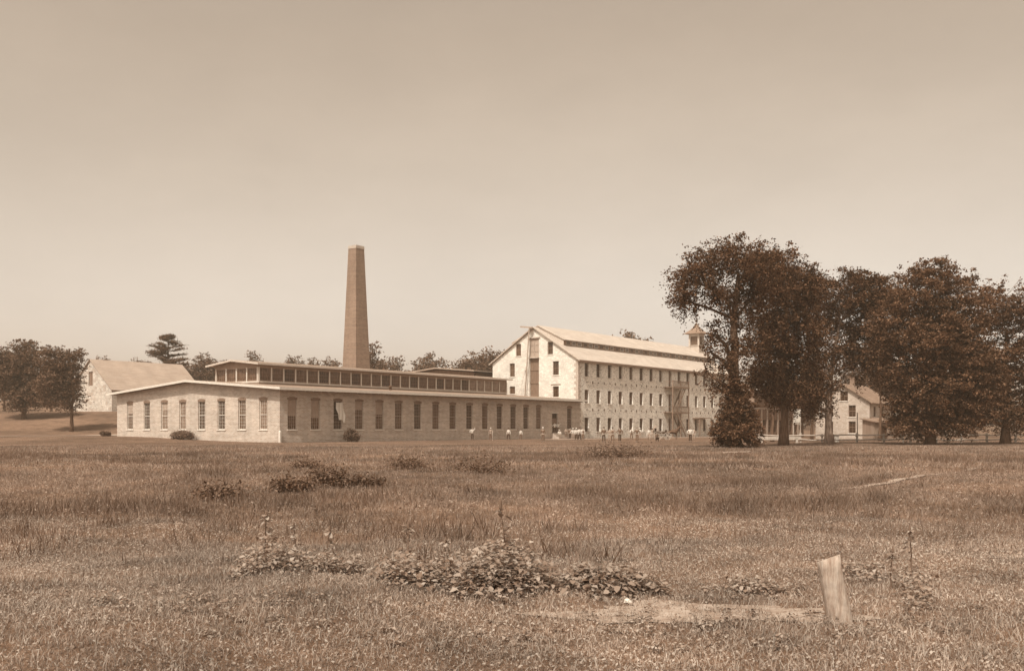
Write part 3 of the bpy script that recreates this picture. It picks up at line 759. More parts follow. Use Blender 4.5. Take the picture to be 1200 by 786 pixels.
for k in range(len(prof)-1):
    for j in range(4): a = 4*k+j; b = 4*k+(j+1) % 4; rp.f.append((a, b, b+4, a+4))
rp.f += [(3, 2, 1, 0), tuple(range(20, 24))]
rp.build('belfry_roof', M['trimdark'], be)
MB().tube([(bx, by, 24.2), (bx, by, 25.1)], [.05, .02], 6).lathe([(.02, -.1), (.12, 0), (.02, .1)], (bx, by, 24.6), 8).build('finial', M['iron'], be)
# wooden fire stairs with landings
fe = MB(); x0, x1, yo = 29.0, 35.6, -2.0
for xx in (x0+.1, (x0+x1)/2, x1-.1): fe.box(xx-.09, xx+.09, yo, yo+.18, -.2, 10.65)
for z in (4.6, 9.35):
    fe.box(x0, x1, yo+.0, -.005, z, z+.12); fe.box(x0, x1, yo-.05, yo-.002, z-.18, z+.16)
fe.box(x0, x1, yo-.04, yo-.002, 10.4, 10.52)
fe.build('fire_stairs', M['stairwood'], mill)
rl = MB()
for z in (4.72, 9.47):
    for xx in np.arange(x0+.2, x1, .32): rl.box(xx, xx+.07, yo+.04, yo+.09, z, z+1.0)
    rl.box(x0, x1, yo+.02, yo+.12, z+1.0, z+1.1)
    rl.box(x0, x0+.08, yo+.13, -.02, z+.95, z+1.03).box(x1-.08, x1, yo+.13, -.02, z+.95, z+1.03)
rl.build('railing', M['stairwood'], mill)
sr = MB()
for (xa, za, xb, zb, yy) in ((30.2, 4.6, 34.2, 9.35, -1.5), (34.4, 0, 30.4, 4.6, -1.5), (33.5, 0.1, 29.4, 3.2, -2.6)):
    if yy < -2.2: continue
    sr.bar((xa, yy-.45, za), (xb, yy-.45, zb), .08, .3).bar((xa, yy+.45, za), (xb, yy+.45, zb), .08, .3)
    sr.bar((xa, yy-.45, za+.95), (xb, yy-.45, zb+.95), .07, .1)
    for k in range(1, 16): q = k/16; xx = xa+(xb-xa)*q; zz = za+(zb-za)*q; sr.box(xx-.14, xx+.14, yy-.41, yy+.41, zz-.02, zz+.03)
sr.build('stair_flight', M['stairwood'], mill)
cv = MB().box(40.8, 46.2, -1.6, -.01, 3.6, 3.75).bar((41, -1.5, 0), (41, -1.5, 3.6), .14).bar((46, -1.5, 0), (46, -1.5, 3.6), .14)
cv.build('door_hood', M['stairwood'], mill)

# ------------------------------------------------------------------ 5. left stone barn
bn_y = 186.
BN = thing('stone_barn', 'white stone barn with a pale shingle roof on the rise at the left', 'barn', (px(131, bn_y), bn_y, GZ(px(131, bn_y), bn_y)), R(22))
g0 = BN.location.z
bw_, bl_ = 15., 20.; be_, br_ = zpx(456, bn_y)-g0, 14.86-g0
# local: x along the ridge (to the right), y into depth; gable end at x=0 facing -x
BN.rotation_euler = (0, 0, ANG)
sB = (br_-be_)/(bw_/2)
m = MB(); wall(m, 0, bw_, -1.5, br_, [(bw_/2-.75, bw_/2+.75, be_+.9, be_+3.6)], gend(0), .5, [(sB, 1, br_+sB*bw_/2), (-sB, 1, br_-sB*bw_/2)])
wall(m, 0, bl_, -1.5, be_, [(3, 4.2, 1.2, 2.8), (9, 11.6, 0, 3.2), (15, 16.2, 1.2, 2.8)], side(0), .5)
m.add([(0, bw_, -1.5), (bl_, bw_, -1.5), (bl_, bw_, be_), (0, bw_, be_)], [(0, 1, 2, 3)])
m.add([(bl_, 0, -1.5), (bl_, bw_, -1.5), (bl_, bw_, be_), (bl_, bw_/2, br_), (bl_, 0, be_)], [(0, 1, 2, 3, 4)])
m.build('wall', M['barnstone'], BN)
MB().box(.2, .26, bw_/2-.74, bw_/2+.74, be_+.91, be_+3.59).box(.14, .2, bw_/2-.06, bw_/2+.06, be_+.91, be_+3.59).build('loft_door', M['boards'], BN)
MB().box(9.02, 11.58, .2, .28, 0.02, 3.18).build('door', M['boards'], BN)
for t in (3.6, 15.6): window(BN, (t, 0, 1.2), 0, 1.2, 1.6, 3, 4, 'glass', 'trimdark')
r = MB(); roof_slab(r, -.3, bl_+.3, -.4, be_-sB*.4+.2, bw_/2, br_+.2, .15); roof_slab(r, -.3, bl_+.3, bw_+.4, be_-sB*.4+.2, bw_/2, br_+.2, .15)
r.build('roof', M['roof_barn'], BN)

# ------------------------------------------------------------------ 6. buildings among the trees on the right
SH = thing('weathered_shed', 'two-storey weathered building in deep shade behind the elm trees', 'building', (px(884, 140), 140, 0), ANG)
m = MB(); hs = [(1.0+2.0*k, 2.1+2.0*k, a, b) for k in range(8) for a, b in ((1.0, 2.9), )]
wall(m, 0, 17, -.3, 7.3, hs, side(0), .3)
m.add([(17, 0, -.3), (17, 4, -.3), (17, 4, 7.3), (17, 2, 7.9), (17, 0, 7.3)], [(0, 1, 2, 3, 4)]).add([(0, 4, -.3), (17, 4, -.3), (17, 4, 7.3), (0, 4, 7.3)], [(0, 1, 2, 3)])
m.build('wall', M['darkwall'], SH)  # shade put into the side wall's darker colour; the gable is paler
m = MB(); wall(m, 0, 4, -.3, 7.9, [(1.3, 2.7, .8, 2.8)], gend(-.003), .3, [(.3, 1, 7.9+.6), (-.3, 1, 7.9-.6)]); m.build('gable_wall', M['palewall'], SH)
window(SH, (0, 2.0, .8), -pi/2, 1.4, 2.0, 3, 4, 'glass', 'trimdark')
for k in range(8): window(SH, (1.55+2.0*k, 0, 1.0), 0, 1.1, 1.9, 3, 4, 'glass', 'trimdark', sill=False)
m = MB()
for k in range(9): m.box(.1+2.0*k+.2, .45+2.0*k+.2, -.1, -.004, 0, 4.35)
m.box(0, 17, -.12, -.004, 4.4, 4.6); m.build('pilaster', M['greywood'], SH)
r = MB(); roof_slab(r, -.6, 17.4, -.7, 7.28, 2, 8.1, .15); roof_slab(r, -.6, 17.4, 4.7, 7.28, 2, 8.1, .15); r.build('roof', M['roof_old'], SH)
MB().box(-.66, -.604, -.75, 4.7, 7.05, 7.25).build('fascia', M['trim'], SH)

HS = thing('farmhouse', 'small pale farmhouse with steep shingle roof and porch behind the rail fence', 'house', (px(1019, 150), 150, 0), ANG)
hw, hl_, he, hr = 8.4, 11., 5.7, 8.4; sH = (hr-he)/(hw/2)
m = MB(); gho = [(3.3, 4.5, 5.9, 7.4), (2.1, 3.2, 3.4, 5.2), (2.1, 3.2, .9, 2.7), (5.6, 6.7, 3.4, 5.2), (5.6, 6.7, .9, 2.7)]
wall(m, 0, hw, -.3, hr, gho, gend(0), .25, [(sH, 1, hr+sH*hw/2), (-sH, 1, hr-sH*hw/2)])
wall(m, 0, hl_, -.3, he, [(2, 3.1, .2, 2.4), (6, 7.1, .9, 2.7), (2, 3.1, 3.4, 5.), (6, 7.1, 3.4, 5.)], side(0), .25)
m.add([(0, hw, -.3), (hl_, hw, -.3), (hl_, hw, he), (0, hw, he)], [(0, 1, 2, 3)]).add([(hl_, 0, -.3), (hl_, hw, -.3), (hl_, hw, he), (hl_, hw/2, hr), (hl_, 0, he)], [(0, 1, 2, 3, 4)])
m.build('wall', M['housewall'], HS)
for h in gho: window(HS, (0, (h[0]+h[1])/2, h[2]), -pi/2, h[1]-h[0], h[3]-h[2], 2, 4, 'glass', 'trimdark')
for t, a, b in ((6.55, .9, 2.7), (2.55, 3.4, 5.), (6.55, 3.4, 5.)): window(HS, (t, 0, a), 0, 1.1, b-a, 2, 4, 'glass', 'trimdark')
MB().box(2.02, 3.08, .1, .16, .2, 2.39).build('door', M['boards'], HS)
r = MB(); roof_slab(r, -.5, hl_+.5, -.6, he-sH*.6+.2, hw/2, hr+.2, .14); roof_slab(r, -.5, hl_+.5, hw+.6, he-sH*.6+.2, hw/2, hr+.2, .14)
r.build('roof', M['roof_old'], HS)
MB().box(4.8, 5.5, 3.9, 4.6, 7.6, 9.6).box(4.72, 5.58, 3.82, 4.68, 9.6, 9.75).build('chimney', M['stack_brick'], HS)
p = MB().box(.5, 8.5, -2.4, -.01, .0, .35); pr = p.build('porch', M['greywood'], HS)
p = MB()
for xx in np.arange(.6, 8.4, .45): p.box(xx, xx+.07, -2.35, -2.28, .35, 1.3)
p.box(.5, 8.5, -2.36, -2.27, 1.3, 1.4); p.build('railing', M['sill'], pr)
p = MB()
for xx in (.55, 3.2, 5.8, 8.35): p.box(xx, xx+.14, -2.25, -2.11, .36, 2.9)
p.build('porch_post', M['sill'], pr)
r = MB(); roof_slab(r, .2, 8.8, -2.7, 2.9, -.02, 3.35, .1); r.build('porch_roof', M['roof_old'], pr)

# small lean-to with white corner, right of the farmhouse
OT = thing('outbuilding', 'little white outbuilding with a dark doorway right of the farmhouse', 'shed', (px(1025, 135), 135, 0), R(18))
m = MB(); wall(m, 0, 3.4, -.2, 2.5, [(1.1, 2.1, 0, 2.0)], side(0), .2); m.add([(0, 0, -.2), (0, 2.6, -.2), (0, 2.6, 2.9), (0, 0, 2.5)], [(0, 1, 2, 3)]).add([(3.4, 0, -.2), (3.4, 2.6, -.2), (3.4, 2.6, 2.9), (3.4, 0, 2.5)], [(0, 1, 2, 3)]).add([(0, 2.6, -.2), (3.4, 2.6, -.2), (3.4, 2.6, 2.9), (0, 2.6, 2.9)], [(0, 1, 2, 3)])
m.build('wall', M['palewall'], OT); MB().box(1.12, 2.08, .14, .19, .02, 1.98).build('door', M['iron'], OT)
r = MB(); roof_slab(r, -.3, 3.7, -.4, 2.52, 2.9, 3.05, .1); r.build('roof', M['roof_old'], OT)

# white notice board between the trunks
NB = thing('notice_board', 'blank white board on two posts between the tree trunks', 'board', (px(934, 128), 128, 0), R(8))
MB().box(-.42, .42, -.04, .04, 2.4, 4.1).build('panel', M['sill'], NB)
MB().box(-.55, .55, -.09, -.045, 2.2, 2.32).box(-.5, -.43, -.04, .04, 0, 4.1).box(.43, .5, -.04, .04, 0, 4.1).build('post', M['palewood'], NB)

# ------------------------------------------------------------------ fence, posts
FN = thing('rail_fence', 'grey split-rail fence running along the field edge below the elms', 'fence', (px(890, 112), 112, 0), 0)
fx = [0, 4.8, 7.35, 11.2, 14.1, 17., 20., 23., 26.2, 29.5, 33., 36.]
for k, xx in enumerate(fx):
    yy = .6*sin(k*.9); hh = [1.05, 1.15, 1.0, 1.1, 1.05][k % 5]
    p = MB().bar((xx, yy, -.3), (xx+.05*sin(k*3), yy, hh), .2, .16); p.build('fence_post', M['palewood'], FN)
for k in range(len(fx)-1):
    for zz in (.35, .85):
        p = MB(); j = .07*sin(k*5+zz*9); y0_, y1_ = .6*sin(k*.9), .6*sin((k+1)*.9)
        p.tube([(fx[k]-.25, y0_-.13, zz+j), ((fx[k]+fx[k+1])/2, (y0_+y1_)/2-.13, zz-.03-j), (fx[k+1]+.25, y1_-.13, zz+.02-j*.5)], [.075, .09, .075], 6)
        p.build('rail', M['palewood'], FN)
for (x, y0_, Yd, r_, nm, lb) in ((1004.5, 483, 114, .09, 'pole', 'thin grey pole standing in front of the farmhouse beside the rail fence'),
                      (1058.5, 486, 110, .09, 'pole', 'thin grey pole with a white board in front of the dark right-hand tree')):
    o = thing(nm, lb, 'pole', (px(x, Yd), Yd, 0)); h = zpx(y0_, Yd); MB().tube([(0, 0, -.3), (.02, 0, h)], [r_, r_*.7], 8).build('shaft', M['palewood'], o)
    if x > 1050: MB().box(-.22, .12, -.14, -.09, h-1.0, h-.1).build('board', M['sill'], o)
# heavy leaning timber beam and low bench left part
o = MB().box(-2.4, 2.4, -.14, .14, .48, .72).box(-2.1, -1.85, -.1, .1, -.05, .48).box(1.85, 2.1, -.1, .1, -.05, .48).build('timber_rail', M['palewood'])
o.location = (px(913, 109), 109, 0); tag(o, 'thick squared timber resting on two stubs at the left end of the fence', 'timber')
o = MB().box(-.45, .45, -.4, .4, 0, .75).box(-.5, .5, -.45, .45, .75, .83).build('white_crate', M['sill']); o.location = (px(977.5, 118), 118, 0); tag(o, 'white wooden box standing beside the pale tree trunk', 'box')
# fallen log
lx, ly = at(862, 532)
o = MB().tube([(-1.1, -.5, .07), (-.2, -.05, .10), (1.0, .45, .13), (1.35, .65, .2)], [.09, .1, .07, .03], 8).tube([(.1, .1, .1), (.5, -.2, .3)], [.04, .015], 6).build('fallen_branch', M['greywood'], smooth=True); o.scale = (.8, .8, .6)
o.location = (lx, ly, GZ(lx, ly)); tag(o, 'pale bare branch lying in the grass below the ivy covered elm', 'branch')

# leaning foreground post
pxx, pyy = at(986, 722); pyy = 8.35; pxx = px(985, pyy)
pp = MB(); rp_ = random.Random(4); n = 18; top = []
lean = mathutils.Vector((-.105, .0, .545)); 
prof = [0, .12, .3, .5, .7, .88, 1.0]
ph = [rp_.uniform(-.012, .012) for _ in range(n)]
for j, q in enumerate([-.25]+prof):
    for k in range(n):
        a = 2*pi*k/n; sq = 1/max(abs(cos(a)), abs(sin(a)))**.55; r = (.100-.010*q)*sq+ph[k]*.5*(1+.3*sin(j*1.7+k))
        x = lean.x*q+cos(a)*r; y = lean.y*q+sin(a)*r*.85; z = lean.z*q
        if q == 1.0: z += .035*cos(a)*abs(cos(a))**.3+.01-.02*sin(a)
        pp.v.append((x, y, z))
for j in range(len(prof)):
    for k in range(n): a = j*n+k; b = j*n+(k+1) % n; pp.f.append((a, b, b+n, a+n))
pp.f.append(tuple(len(prof)*n+k for k in range(n)))
mp = NM('postwood', .9); f1 = mp.noise(9, 7, stretch=(5, 5, .5), rough=.7); f3 = mp.noise(14, 4)
cc = mp.ramp(f1, [(.28, sep(.16)), (.5, sep(.32)), (.75, sep(.45))]); cc = mp.mix(1., cc, mp.ramp(f3, [(.3, g(.8)), (.6, g(1.1))]), 'MULTIPLY'); mp.color(cc); mp.bump(f1, .8, .02)
o = pp.build('wooden_post', mp.m, smooth=False); o.location = (pxx, pyy, GZ(pxx, pyy)); tag(o, 'thick weathered wooden post leaning left in the near right of the field', 'post')
ok = o; ok.data.polygons.foreach_set('use_smooth', [len(p.vertices) == 4 for p in ok.data.polygons])
# scrap of white paper
sx_, sy_ = at(736, 701); q = MB()
for a, b, c in ((-.07, -.03, .02), (.0, -.05, .03), (.07, -.02, .02), (-.05, .04, .09), (.01, .03, .11), (.06, .05, .05), (-.02, .02, .15)): q.v.append((a, b, c))
q.f = [(0, 1, 4, 3), (1, 2, 5, 4), (3, 4, 6)]; q.v += [(a, b+.004, c-.004) for a, b, c in q.v]; q.f += [tuple(7+i for i in f[::-1]) for f in q.f]
o = q.build('paper_scrap', M['cloth_white']); o.scale = (.62, .6, .38); o.location = (sx_, sy_, GZ(sx_, sy_)); tag(o, 'crumpled scrap of white paper on the bare soil', 'paper')

# ------------------------------------------------------------------ foliage
def crown_points(lobes, rng, rc, per, density, droop=.35, hang=0.):
    pts = []; cents = []
    for (cx, cy, cz, rx, ry, rz) in lobes:
        n = max(5, int(density*(rx*ry*rz)**(2/3)))
        d = rng.normal(size=(n, 3)); d /= np.linalg.norm(d, axis=1)[:, None]
        r = .30+.72*rng.rand(n)**.6
        far_ = rng.rand(n) < .22; r[far_] = 1.05+.28*rng.rand(far_.sum())
        c = d*r[:, None]*np.array([rx, ry, rz])+np.array([cx, cy, cz])
        out = d*np.array([1, 1, .6])
        for k in range(n):
            s = rc*(.4+.9*rng.rand())*(.55 if far_[k] else 1.); m = int(per*(s/rc)**2*(.5+rng.rand()))+4
            a = rng.rand()*6.28; st = np.array([cos(a), sin(a), 0])
            q = rng.normal(size=(m, 3))*np.array([.34, .34, .22])*s; q += st*(rng.normal(size=m)*.55*s)[:, None]
            tt = rng.rand(m)*2-.7; q += out[k]*(tt*s*.9)[:, None]; q[:, 2] -= (np.clip(tt, 0, 2)**2)*s*droop
            if hang > 0 and rng.rand() < hang: q[:, 2] -= rng.rand(m)**1.3*s*2.4; q[:, :2] *= .5
            pts.append(c[k]+q)
        cents.append((c, np.array([cx, cy, cz])))
    return np.concatenate(pts), cents

def tree(name, label, cat, base, trunk, lobes, leaf, rc, per, density, mat, seed, bark='bark', group=None, droop=.35, hang=0., limbs=True, tr=.4, asp=.55, updir=.5):
    """trunk: list of (x,y,z) local; lobes local ellipsoids"""
    rng = np.random.RandomState(seed); rr = random.Random(seed)
    T = thing(name, label, cat, (base[0], base[1], base[2] if len(base) > 2 else GZ(base[0], base[1])), 0, group)
    P = np.array(trunk, float); q = np.linspace(0, 1, 12); d = np.linspace(0, 1, len(P))
    tp = np.stack([np.interp(q, d, P[:, k]) for k in range(3)], 1); tp[:, :2] += rng.normal(size=(12, 2))*tr*.12*np.sin(q*pi)[:, None]
    tp[0, 2] -= .3
    rad = tr*(1-.72*q); rad[0] *= 1.45; rad[1] *= 1.12
    mb = MB().tube([tuple(p) for p in tp], list(rad), 10); mb.build('trunk', M[bark], T, smooth=True)
    pts, cents = crown_points(lobes, rng, rc, per, density, droop, hang)
    if limbs:
        lb = MB()
        for c, cen in cents:
            k = int(np.clip(np.searchsorted(tp[:, 2], cen[2]-2.5), 3, 11)); s = tp[k]; mid = s*.5+cen*.5; mid[2] += .12*np.linalg.norm(cen-s)*.3
            r0 = rad[k]*.62
            lb.tube([tuple(s), tuple(s*.75+mid*.25+rng.normal(size=3)*.1), tuple(mid+rng.normal(size=3)*.2), tuple(cen)], [r0, r0*.85, r0*.6, r0*.35], 7)
            for j in range(0, len(c), 3):
                e = c[j]; m_ = cen*.5+e*.5+rng.normal(size=3)*.25; a = mid*.4+cen*.6 if j % 2 else cen
                lb.tube([tuple(a), tuple(m_), tuple(e)], [r0*.28, r0*.17, .02], 5)
        lb.build('limb', M[bark], T, smooth=True)
    link('crown', leaf_mesh('crown', pts, leaf, rng, updir, .6, asp), M[mat], T)
    return T

def plobes(rows, D, bx):
    """lobes given by their photo outline centre (x,y) and pixel radii at distance D, plus depth offset"""
    out = []
    for (x, y, rx, ry, dy, ryd) in rows:
        out.append((px(x, D)-bx, dy, zpx(y, D), rx/F*D, ryd, ry/F*D))
    return out

# big elm at the left of the group
D = 82; bxx = px(860, D)
lob = plobes([(812, 330, 26, 32, 0, 3), (840, 300, 28, 20, 1, 3.2), (868, 305, 26, 24, -1, 3.2), (800, 352, 14, 18, 0, 1.6), (838, 345, 18, 20, -1.5, 2), (868, 350, 18, 26, 1, 2.6), (892, 318, 22, 24, 0, 3),
              (838, 392, 9, 16, 0, 1.3), (850, 420, 9, 22, -.5, 1.2), (832, 412, 6, 14, 0, .8), (828, 436, 5, 12, 0, .7), (886, 345, 16, 22, 1.5, 2), (862, 395, 9, 22, 0, 1.2), (838, 455, 6, 12, 0, .8), (880, 400, 8, 12, 0, 1)], D, bxx)
tree('elm_tree', 'tallest elm with arching crown and leafy sprouts down its trunk, left of the group', 'tree', (bxx, D), [(0, 0, 0), (-.1, 0, 4), (.1, 0, 8), (.0, 0, 11), (.4, 0, 14.5)], lob, .21, .62, 68, 19, 'leaf_elm', 11, tr=.55, hang=.25, droop=.5)
# ivy and sucker bush at its foot
vb = plobes([(858, 500, 24, 22, -.3, 1.7), (862, 478, 18, 22, 0, 1.4), (846, 508, 13, 12, -.5, 1.1), (874, 506, 13, 14, -.5, 1.2), (858, 455, 11, 18, 0, 1.0)], D, bxx)
rng = np.random.RandomState(3); pts, _ = crown_points(vb, rng, .4, 70, 60, .2)
pts = pts[pts[:, 2] > .02]
VB = thing('ivy_thicket', 'dense leafy thicket wrapped around the foot of the tallest elm', 'bush', (bxx, D-.9, GZ(bxx, D)))
link('foliage', leaf_mesh('foliage', pts, .19, rng), M['leaf_vine'], VB)
sm = MB()
for k in range(9):
    a = rng.rand()*6.28; sm.tube([(cos(a)*.4, sin(a)*.4, -.1), (cos(a)*.9, sin(a)*.8, 1.2), (cos(a)*1.1, sin(a)*1., 2.6)], [.05, .035, .01], 5)
sm.build('stem', M['bark'], VB)
# second elm
D = 92; bxx = px(918, D)
lob = plobes([(912, 312, 30, 22, 0, 3.2), (935, 335, 26, 28, 1, 3), (905, 345, 24, 26, -1, 3), (925, 380, 32, 28, 0, 3.4), (905, 412, 26, 26, 0, 2.8), (940, 415, 24, 28, 1, 2.8), (900, 445, 18, 20, -.5, 2), (926, 452, 24, 22, 0, 2.4), (948, 372, 16, 28, 0, 2.2), (893, 380, 14, 24, 0, 2), (950, 450, 12, 26, 0, 1.6), (893, 300, 14, 12, 0, 1.8), (884, 435, 9, 18, 0, 1.4), (950, 330, 14, 16, 0, 2)], D, bxx)
tree('elm_tree', 'broad dark elm with hanging foliage second from the left of the group', 'tree', (bxx, D), [(0, 0, 0), (.2, 0, 5), (-.1, 0, 9), (.3, 0, 14)], lob, .23, .7, 72, 22, 'leaf_elm', 12, tr=.4, hang=.35, droop=.6)
# third, forked pale trunk
D = 104; bxx = px(972, D)
lob = plobes([(990, 342, 26, 24, 0, 3), (1012, 345, 22, 24, 0, 3), (968, 336, 14, 16, 1, 2), (995, 380, 22, 26, 1, 2.8), (1020, 380, 18, 28, 0, 2.6), (960, 415, 12, 28, 0, 1.8), (985, 415, 15, 20, 0, 2), (962, 462, 18, 24, 0, 2), (960, 380, 9, 14, 0, 1.4), (1024, 415, 12, 18, 0, 2), (952, 345, 14, 18, 0, 2.2), (975, 362, 12, 12, 1, 1.6), (1034, 352, 14, 20, 0, 2.2), (1005, 420, 14, 18, 0, 2), (1035, 400, 12, 18, 0, 2), (950, 470, 10, 16, 0, 1.4), (1005, 325, 12, 10, 0, 1.4), (1030, 338, 20, 16, 0, 2.4), (1045, 350, 14, 16, 0, 2)], D, bxx)
tree('elm_tree', 'third elm with a pale trunk and sky gaps, just left of the farmhouse', 'tree', (bxx, D), [(0, 0, 0), (-.2, 0, 4), (.3, 0, 9), (1.2, 0, 13)], lob, .24, .7, 68, 20, 'leaf_elm', 13, bark='barkpale', tr=.42, hang=.25, droop=.4)
# right-hand tree, larger leaves, sunlight put into a paler leaf colour
D = 98; bxx = px(1090, D)
lob = plobes([(1072, 345, 30, 30, 0, 3.6), (1050, 385, 30, 30, -.5, 3.4), (1088, 400, 36, 34, -1.5, 3.6), (1056, 428, 28, 26, -.5, 3.2), (1090, 455, 34, 30, -1.5, 3.2), (1062, 466, 20, 20, 0, 2.4), (1120, 360, 34, 40, 0, 3.6), (1130, 430, 40, 40, 0, 4), (1075, 488, 30, 18, 0, 2.4), (1120, 485, 30, 20, 0, 3), (1095, 322, 20, 18, 0, 2.4), (1062, 500, 24, 12, -.5, 2.2), (1105, 500, 26, 12, 0, 2.4), (1035, 405, 12, 22, 0, 1.8), (1120, 400, 34, 40, 0, 3.6), (1145, 470, 26, 30, 0, 3)], D, bxx)
tree('maple_tree', 'full leafy tree with paler lit foliage right of the farmhouse', 'tree', (bxx, D), [(0, 0, 0), (.1, 0, 4), (0, 0, 8), (.2, 0, 13)], lob, .25, .62, 64, 22, 'leaf_side', 14, tr=.45, droop=.25)
D = 104; bxx = px(1178, D)
lob = plobes([(1165, 360, 34, 30, 0, 3.6), (1200, 380, 40, 40, -.5, 3.8), (1175, 425, 44, 34, 0, 3.8), (1215, 450, 40, 36, 0, 3.8), (1160, 475, 30, 26, 0, 3), (1200, 490, 34, 18, 0, 3)], D, bxx)
tree('maple_tree', 'rounded leafy tree at the far right end of the row', 'tree', (bxx, D), [(0, 0, 0), (.1, 0, 4), (0, 0, 8), (.2, 0, 12)], lob, .25, .62, 60, 16, 'leaf_side', 15, tr=.45, droop=.25)
# slender trunks behind the fence
for k, (x, Dk, top) in enumerate(((905, 118, 440), (920, 121, 445), (951, 124, 430), (1031, 128, 430))):
    bxx = px(x, Dk); h = zpx(top, Dk)
    lob = [(0, 0, h, 1.5, 1.5, 1.8), (.6, .3, h-2, 1.3, 1.3, 1.2)]
    tree('young_elm', ['thin young elm before the shaded building, leftmost one', 'thin young elm before the shaded building, second one', 'thin young elm beside the white notice board', 'slim young elm directly right of the farmhouse gable'][k], 'tree', (bxx, Dk), [(0, 0, 0), (.15, 0, h*.5), (-.1, 0, h)], lob, .25, .6, 50, 22, 'leaf_elm', 40+k, tr=.2, hang=.3)

# left-edge tree and neighbours
D = 150; bxx = px(84, D); gzl = GZ(bxx, D)
def lowr(lobs, dz): return [(a, b, c-dz, d, e, f) for a, b, c, d, e, f in lobs]
lob = lowr(plobes([(87, 423, 10, 14, 0, 1.8), (74, 440, 17, 18, 0, 2.6), (90, 450, 6, 12, 0, 1.3), (76, 466, 16, 14, 0, 2.4), (66, 420, 16, 16, 0, 2.2), (60, 455, 18, 18, 0, 2.4)], D, bxx), gzl)
tree('roadside_tree', 'small leafy tree partly hiding the white gable of the stone barn', 'tree', (bxx, D), [(0, 0, 0), (0, 0, 3), (.2, 0, 6), (0, 0, 9)], lob, .33, .8, 40, 24, 'leaf_far', 21, tr=.28)
D = 165; bxx = px(28, D); gzl = GZ(bxx, D)
lob = lowr(plobes([(30, 420, 22, 20, 0, 3), (15, 440, 22, 22, 0, 3), (45, 448, 18, 20, 0, 3), (28, 466, 24, 14, 0, 3), (0, 425, 16, 20, 0, 3)], D, bxx), gzl)
tree('roadside_tree', 'broad rounded tree at the far left of the view', 'tree', (bxx, D), [(0, 0, 0), (0, 0, 3), (.2, 0, 6), (0, 0, 10)], lob, .36, .9, 40, 22, 'leaf_far', 22, tr=.35)
# thin young tree behind the gable roof
bxx, D = px(181, 142), 142.
# prototypes for the far trees
def far_tree(seed, shape):
    rr = np.random.RandomState(seed)
    if shape == 'round': lobs = [(0, 0, 9, 3.4, 3.4, 3.2), (2, .5, 7.2, 2.6, 2.6, 2.2), (-2.2, 0, 7.4, 2.6, 2.6, 2.4), (.4, -.5, 11.4, 2.2, 2.2, 2), (0, 0, 5.4, 2.6, 2.6, 1.6)]; tp = [(0, 0, 0), (0, 0, 4), (.2, 0, 8), (0, 0, 11)]
    else: lobs = [(0, 0, 8, 1.8, 1.8, 2.6), (.8, 0, 11.2, 1.5, 1.5, 1.8), (-.7, 0, 10.2, 1.3, 1.3, 1.8), (.2, 0, 13.2, 1.1, 1.1, 1.3), (0, 0, 5, 1.5, 1.5, 1.6)]; tp = [(0, 0, 0), (0, 0, 5), (.2, 0, 9), (0, 0, 13)]
    return tree('field_tree', None, 'tree', (0, 0, 0), tp, lobs, .42, .9, 26, 15, 'leaf_far', seed, tr=.3)
def place_far(proto, x, ytop, D, H, first, label, group=None):
    X_ = px(x, D); z0 = GZ(X_, D); h = zpx(ytop, D)-z0; s = h/H
    o = proto if first else dup(proto, (0, 0, 0)); o.location = (X_, D, z0); o.scale = (s*1.0, s*1.0, s); o.rotation_euler = (0, 0, x*1.3 % 6.28)
    o['label'] = label; o['group'] = 'trees on the skyline behind the buildings'; return o
pr = far_tree(31, 'round'); pt = far_tree(32, 'tall'); pr2 = far_tree(33, 'round')
far = [(pr, 238, 413, 240, 'rounded tree right of the pine above the barn roof end'), (pr2, 212, 422, 235, 'low tree behind the right end of the barn roof'), (pt, 295, 409, 260, 'narrow treetop rising over the left end of the roof strip windows'),
       (pr, 345, 416, 270, 'small treetop left of the chimney, farthest left of three'), (pt, 366, 417, 262, 'slim treetop left of the chimney, middle of three'), (pr2, 386, 418, 255, 'small treetop touching the left side of the chimney'),
       (pt, 437, 398, 225, 'tall leafy tree directly right of the chimney'), (pr2, 452, 418, 240, 'low treetop between the chimney and the rear wing'), (pt, 466, 415, 250, 'slim treetop left of the rear wing roof'),
       (pr, 503, 413, 262, 'treetop above the rear wing roof, left one'), (pt, 494, 417, 265, 'thin treetop over the rear wing peak'),
       (pr, 560, 411, 238, 'bushy treetop left of the stone mill gable'), (pr2, 575, 406, 236, 'highest treetop touching the left slope of the mill gable'), (pr2, 545, 417, 250, 'low treetop left of the mill, behind the rear wing roof'),
       (pr, 737, 387, 330, 'treetop peeping over the ridge of the mill roof'), (pt, 756, 393, 330, 'small treetop right of the one over the mill ridge'),
       (pr, 258, 421, 246, 'dark tree behind the left tip of the monitor roof'), (pr2, 160, 419, 250, 'low tree just over the left half of the barn ridge'), (pr, 120, 417, 255, 'treetop over the left tip of the barn ridge'),
       (pr, 1000, 425, 190, 'tree crown seen above the farmhouse roof'), (pr2, 1040, 410, 180, 'tree behind the farmhouse roof to the right'), (pr, 1140, 400, 185, 'tree far behind the right-hand maple'), (pr2, 940, 440, 185, 'tree behind the shaded building'),
       (pr, 880, 440, 235, 'tree behind the far end of the stone mill'), (pr2, 60, 425, 235, 'tree behind the roadside trees, right one'), (pr, 5, 418, 240, 'tree behind the roadside trees, left one')]
seen = set()
for pro, x, yt, D, lab in far:
    place_far(pro, x, yt, D, {pr.name: 14.0, pt.name: 15.2, pr2.name: 14.0}[pro.name], pro.name not in seen, lab); seen.add(pro.name)
